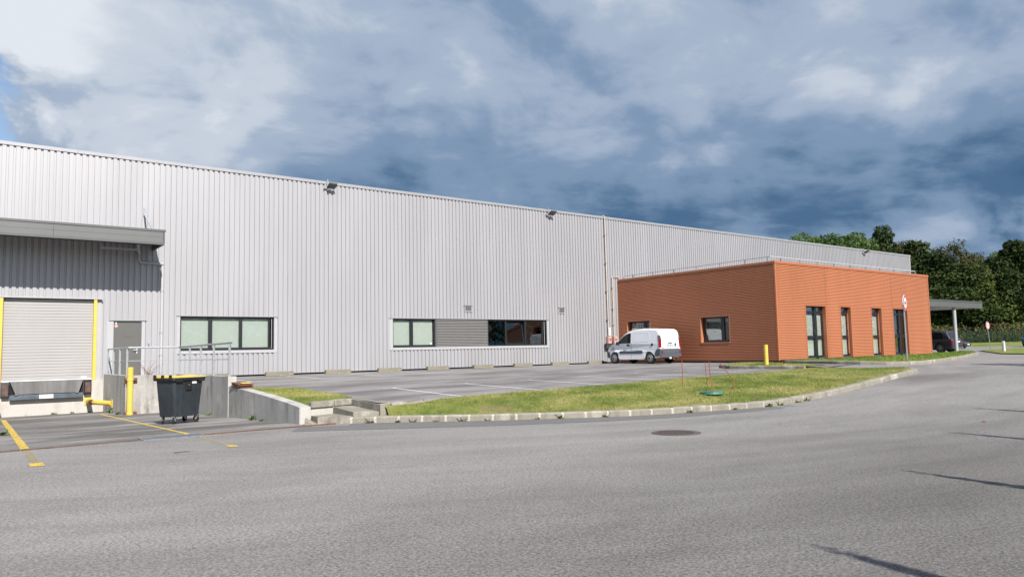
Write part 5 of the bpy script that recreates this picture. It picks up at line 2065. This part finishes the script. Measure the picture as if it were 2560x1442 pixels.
# ------------------------------------------------------------------ trees
def leaf_cloud(rng, blobs, n, size, flat=.75, inner=.25):
    """blobs: list of (centre, radii). Returns verts/faces of small leaf clusters"""
    wts = np.array([b[1][0] * b[1][1] + b[1][1] * b[1][2] for b in blobs])
    idx = rng.choice(len(blobs), n, p=wts / wts.sum())
    C = np.array([b[0] for b in blobs])[idx]
    Rr = np.array([b[1] for b in blobs])[idx]
    d = rng.normal(size=(n, 3))
    d /= np.linalg.norm(d, axis=1)[:, None]
    rad = np.where(rng.random(n) < inner, rng.random(n) ** .5, .82 + .24 * rng.random(n))
    bump = 1 + .16 * np.sin(d[:, 0] * 7 + C[:, 0] * 3) * np.sin(d[:, 1] * 6 + C[:, 1] * 2) + .12 * np.sin(d[:, 2] * 9 + C[:, 2])
    P = C + d * Rr * (rad * bump)[:, None]
    nrm = d * .6 + rng.normal(size=(n, 3)) * .7 + np.array([0, 0, .4])
    nrm /= np.linalg.norm(nrm, axis=1)[:, None]
    t = np.cross(nrm, rng.normal(size=(n, 3)))
    t /= np.linalg.norm(t, axis=1)[:, None]
    b = np.cross(nrm, t)
    s = size * (.55 + .9 * rng.random(n))[:, None]
    V = np.stack([P - t * s, P - b * s * .55 + t * s * .1, P + t * s, P + b * s * .55], 1).reshape(-1, 3)
    F = np.arange(n * 4).reshape(-1, 4)
    return V, F


def np_mesh(name, V, F, mat):
    me = bpy.data.meshes.new(name)
    me.vertices.add(len(V))
    me.vertices.foreach_set('co', V.astype(np.float32).ravel())
    me.loops.add(F.size)
    me.loops.foreach_set('vertex_index', F.astype(np.int32).ravel())
    me.polygons.add(len(F))
    me.polygons.foreach_set('loop_start', np.arange(0, F.size, F.shape[1], dtype=np.int32))
    me.polygons.foreach_set('loop_total', np.full(len(F), F.shape[1], dtype=np.int32))
    me.update(calc_edges=True)
    me.materials.append(MATS[mat])
    return me


def tree_meshes(seed, h, r, nl, kind, size):
    rng = np.random.default_rng(seed)
    blobs = []
    c0 = h * (.18 if kind != 'pine' else .45)
    nb = 26 if kind != 'slim' else 7
    for i in range(nb):
        u = (i + .5) / nb
        z = c0 + (h - c0) * (.06 + .88 * u)
        env = math.sin(math.pi * min(1, .18 + .80 * u) ** .8) if kind in ('round', 'birch') else (1 - u * .75 if kind == 'slim' else .5 + .5 * math.sin(math.pi * u))
        a = rng.random() * 6.283
        q = r * env * (.2 + .6 * rng.random())
        br = r * (.24 + .20 * rng.random()) * (.7 + .3 * env)
        if kind == 'slim':
            q = r * .2 * rng.random()
            br = r * (1 - u * .7)
        blobs.append(((math.cos(a) * q, math.sin(a) * q, z), (br, br, br * (.62 if kind == 'pine' else .8) * (9.0 if kind == 'slim' else 1))))
    V, F = leaf_cloud(rng, blobs, nl, size)
    crown = np_mesh('crown', V, F, {'round': 'leaf_dark', 'birch': 'leaf_olive', 'pine': 'leaf_pine', 'slim': 'leaf_mid'}[kind])
    m = MB()
    tr = (.018 if kind != 'slim' else .010) * h
    lean = rng.normal(size=2) * (.03 if kind != 'slim' else .004) * h
    m.tube([(0, 0, -.5), (lean[0] * .2, lean[1] * .2, h * .3), (lean[0] * .6, lean[1] * .6, h * .6), (lean[0], lean[1], h * .9)], [tr * 1.25, tr, tr * .6, tr * .15], 8)
    for b in (blobs[::2] if kind != 'slim' else []):
        z = max(h * .15, b[0][2] - h * .14)
        m.tube([(lean[0] * z / h, lean[1] * z / h, z), ((b[0][0] + lean[0] * z / h) * .55, (b[0][1] + lean[1] * z / h) * .55, (z + b[0][2]) / 2 + .2), b[0]], [tr * .42, tr * .28, tr * .08], 5, caps=False)
    me = bpy.data.meshes.new('trunk')
    me.from_pydata(m.v, [], m.f)
    me.materials.append(MATS['bark_pale' if kind == 'birch' else 'bark'])
    return crown, me


TM = {'r2': tree_meshes(9, 4.6, 1.5, 2600, 'round', .09), 'a': tree_meshes(1, 16, 6.2, 17000, 'round', .24), 'b': tree_meshes(2, 17, 5.4, 15000, 'round', .24), 'c': tree_meshes(3, 15, 6.8, 18000, 'round', .25),
      'd': tree_meshes(4, 18, 4.6, 5200, 'birch', .2), 'e': tree_meshes(5, 16, 5.5, 12000, 'birch', .2), 'p': tree_meshes(6, 16.5, 5.0, 15000, 'pine', .2), 's': tree_meshes(8, 4.2, .15, 3200, 'slim', .04)}


def tree(k, x, y, z, sx, sz, rz, label, group='trees beyond the far car park', mat=None, name='tree'):
    o = thing(name, label, 'tree', (x, y, z), R(rz), group)
    for nm, me in (('crown', TM[k][0]), ('trunk', TM[k][1])):
        if nm == 'crown' and mat:
            me = me.copy()
            me.materials[0] = MATS[mat]
        c = bpy.data.objects.new(nm, me)
        COL.objects.link(c)
        c.parent = o
        c.scale = (sx, sx, sz)
    return o


def polar(px, depth):      # world point seen at photo column px at a given distance along the view axis
    x = (px - 1280) / FPX
    d = Vector((math.sin(_a), math.cos(_a))) + Vector((math.cos(_a), -math.sin(_a))) * x
    return d * depth


TREES = [  # kind, column, distance, height scale, width scale, material, label
    ('p', 2015, 118, 1.00, .95, None, 'light green pine crown showing above the warehouse roof, leftmost of the trees'),
    ('p', 2075, 114, .96, 1.0, None, 'light green pine crown second from the left above the roof'),
    ('p', 2135, 116, .99, .95, None, 'light green pine crown right of the others above the roof'),
    ('e', 2178, 122, 1.15, .7, None, 'thin reddish tree between the pines and the tall dark tree'),
    ('a', 2212, 112, 1.24, .78, None, 'tall dark green tree standing above the far floodlight'),
    ('e', 2262, 118, 1.16, 1.0, None, 'dull olive tree right of the tall dark tree'),
    ('b', 2290, 106, 1.0, 1.0, None, 'dark tree just behind the end of the warehouse wall'),
    ('c', 2325, 112, .98, .8, 'leaf_mid', 'greenish tree left of the pale-stemmed birch'),
    ('d', 2400, 112, 1.0, .95, None, 'tall birch with pale forked stem above the canopy'),
    ('b', 2345, 103, .86, 1.15, None, 'dark tree above the grey entrance canopy'),
    ('e', 2355, 120, 1.10, .95, 'leaf_olive', 'olive tree top behind the dark tree over the canopy'),
    ('e', 2440, 120, 1.02, 1.05, None, 'broad olive tree right of the birch'),
    ('c', 2400, 100, .80, 1.1, None, 'wide dark tree low behind the canopy pillar'),
    ('a', 2447, 100, .72, .9, 'leaf_mid', 'mid green tree behind the leaning road sign'),
    ('e', 2482, 122, .95, .9, None, 'olive crown in the dip right of the broad olive tree'),
    ('a', 2505, 104, .88, .8, 'leaf_bright', 'bright leaved tree left of the dark mass at the right edge'),
    ('b', 2545, 100, .93, 1.0, None, 'large dark tree at the right edge of the picture'),
    ('e', 2535, 124, 1.07, 1.0, None, 'olive tree top above the dark tree at the right edge'),
    ('c', 2590, 104, 1.02, 1.0, None, 'dark tree cut by the right edge of the picture'),
    ('a', 2298, 124, 1.0, .9, None, 'dark tree top peeping between olive crowns near the wall end'),
]
for i, (k, px, dp, hs, ws, mt, lb) in enumerate(TREES):
    p = polar(px, dp)
    hs *= 1.06 if k == 'p' else .94
    if k != 'p':
        p = polar(px, dp * 1.075)
    tree(k, p.x, p.y, -.3, ws, hs, (i * 67) % 360, lb, mat=mt)
# young slim trees just outside the right of the frame; their shadows cross the road
for i, (tx, ty, hh) in enumerate(((5.13, 3.06, 4.2), (8.87, 4.17, 4.2), (13.0, 5.4, 4.2), (16.9, 6.6, 4.2))):
    k = hh * .97
    bx, by = tx + TRAVEL.x / TRAVEL.z * k, ty + TRAVEL.y / TRAVEL.z * k
    tree('s', bx, by, zroad(bx, by) + .04, 1, 1, i * 50, ['slim young tree nearest the viewer, right of the road', 'slim young tree second in the row right of the road', 'slim young tree third in the row right of the road',
                                                      'slim young tree fourth in the row right of the road'][i], 'young trees beside the road', name='young_tree')

tree('r2', 32.4, 7.6, -1.0, 1, 1, 40, 'small round-crowned tree beside the road, casting the blotchy shadow at the right edge', 'young trees beside the road', mat='leaf_mid', name='young_tree')

# undergrowth along the fence
rng = np.random.default_rng(11)
bl = []
for i in range(90):
    px = rng.uniform(2290, 2700)
    dp = rng.uniform(100.5, 105)
    p = polar(px, dp)
    hh = rng.uniform(.7, 1.9)
    bl.append(((p.x, p.y, -.3 + hh * .5), (rng.uniform(.8, 2.2), rng.uniform(.8, 2.2), hh)))
V, F = leaf_cloud(rng, bl, 26000, .13)
o = bpy.data.objects.new('brambles', np_mesh('brambles', V, F, 'leaf_scrub'))
COL.objects.link(o)
tag(o, 'brown brambles and dry undergrowth behind the green fence', kind='stuff')
bl = []
for i in range(60):
    p = polar(rng.uniform(2290, 2700), rng.uniform(104, 109))
    hh = rng.uniform(1.2, 3.2)
    bl.append(((p.x, p.y, hh * .5), (rng.uniform(1, 2.6), rng.uniform(1, 2.6), hh)))
V, F = leaf_cloud(rng, bl, 14000, .22)
o = bpy.data.objects.new('undergrowth', np_mesh('undergrowth', V, F, 'leaf_bright'))
COL.objects.link(o)
tag(o, 'green bushes under the trees behind the fence', kind='stuff')
# distant wood behind the trees, and the wood on the far side of the road behind the viewer
bl = []
for i in range(70):
    p = polar(1900 + i * 16, rng.uniform(135, 165))
    bl.append(((p.x, p.y, rng.uniform(3, 9.5)), (6, 6, rng.uniform(4, 6))))
V, F = leaf_cloud(rng, bl, 26000, .6)
o = bpy.data.objects.new('wood', np_mesh('wood', V, F, 'leaf_dark'))
COL.objects.link(o)
tag(o, 'dark wood filling the gaps behind the trees', kind='stuff')
bl = []
for i in range(80):
    bl.append(((-110 + i * 3.6, -62 + rng.uniform(-9, 9), rng.uniform(1, 6)), (5, 5, rng.uniform(3, 6))))
V, F = leaf_cloud(rng, bl, 16000, .7)
o = bpy.data.objects.new('wood', np_mesh('wood', V, F, 'leaf_mid'))
COL.objects.link(o)
tag(o, 'belt of trees across the road, mirrored in the windows', kind='stuff')

# green mesh fence
fe = thing('fence', 'green wire mesh fence below the trees at the far end', 'fence', (115, 44, -.3))
P0, P1 = polar(2290, 101), polar(2720, 96)
n_f = 16
for i in range(n_f + 1):
    p = P0.lerp(P1, i / n_f)
    box('post', 'fence_green', fe, p.x - .05, p.x + .05, p.y - .05, p.y + .05, -.5, 1.45)
    if i < n_f:
        q = P0.lerp(P1, (i + 1) / n_f)
        m = MB()
        for k in range(8):
            z = -.3 + k * .22
            m.tube([(p.x, p.y, z), (q.x, q.y, z)], .012, 3, caps=False)
        for k in range(1, 22):
            s = p.lerp(q, k / 22)
            m.tube([(s.x, s.y, -.35), (s.x, s.y, 1.35)], .009, 3, caps=False)
        m.build('mesh_panel', 'fence_green', fe, solid_fix=False)

# small litter on the asphalt
tw = MB().tube([(2.93, 12.50, -1.460), (3.02, 12.47, -1.452), (3.16, 12.50, -1.458)], [.008, .006, .004], 5)
tag(tw.build('twig', 'bark'), 'dry twig lying on the road left of the faded yellow line end', 'twig')
lf_ = MB().add([(0, 0, 0), (.07, .03, .012), (.15, .02, .02), (.09, -.04, .005), (.03, -.05, 0)], [(0, 4, 3, 1), (1, 3, 2)])
o = lf_.build('dead_leaf', 'rust', None, solid_fix=False)
o.location = (14.75, 5.7, -1.437)
tag(o, 'single dry brown leaf on the road between the thin shadows', 'leaf')
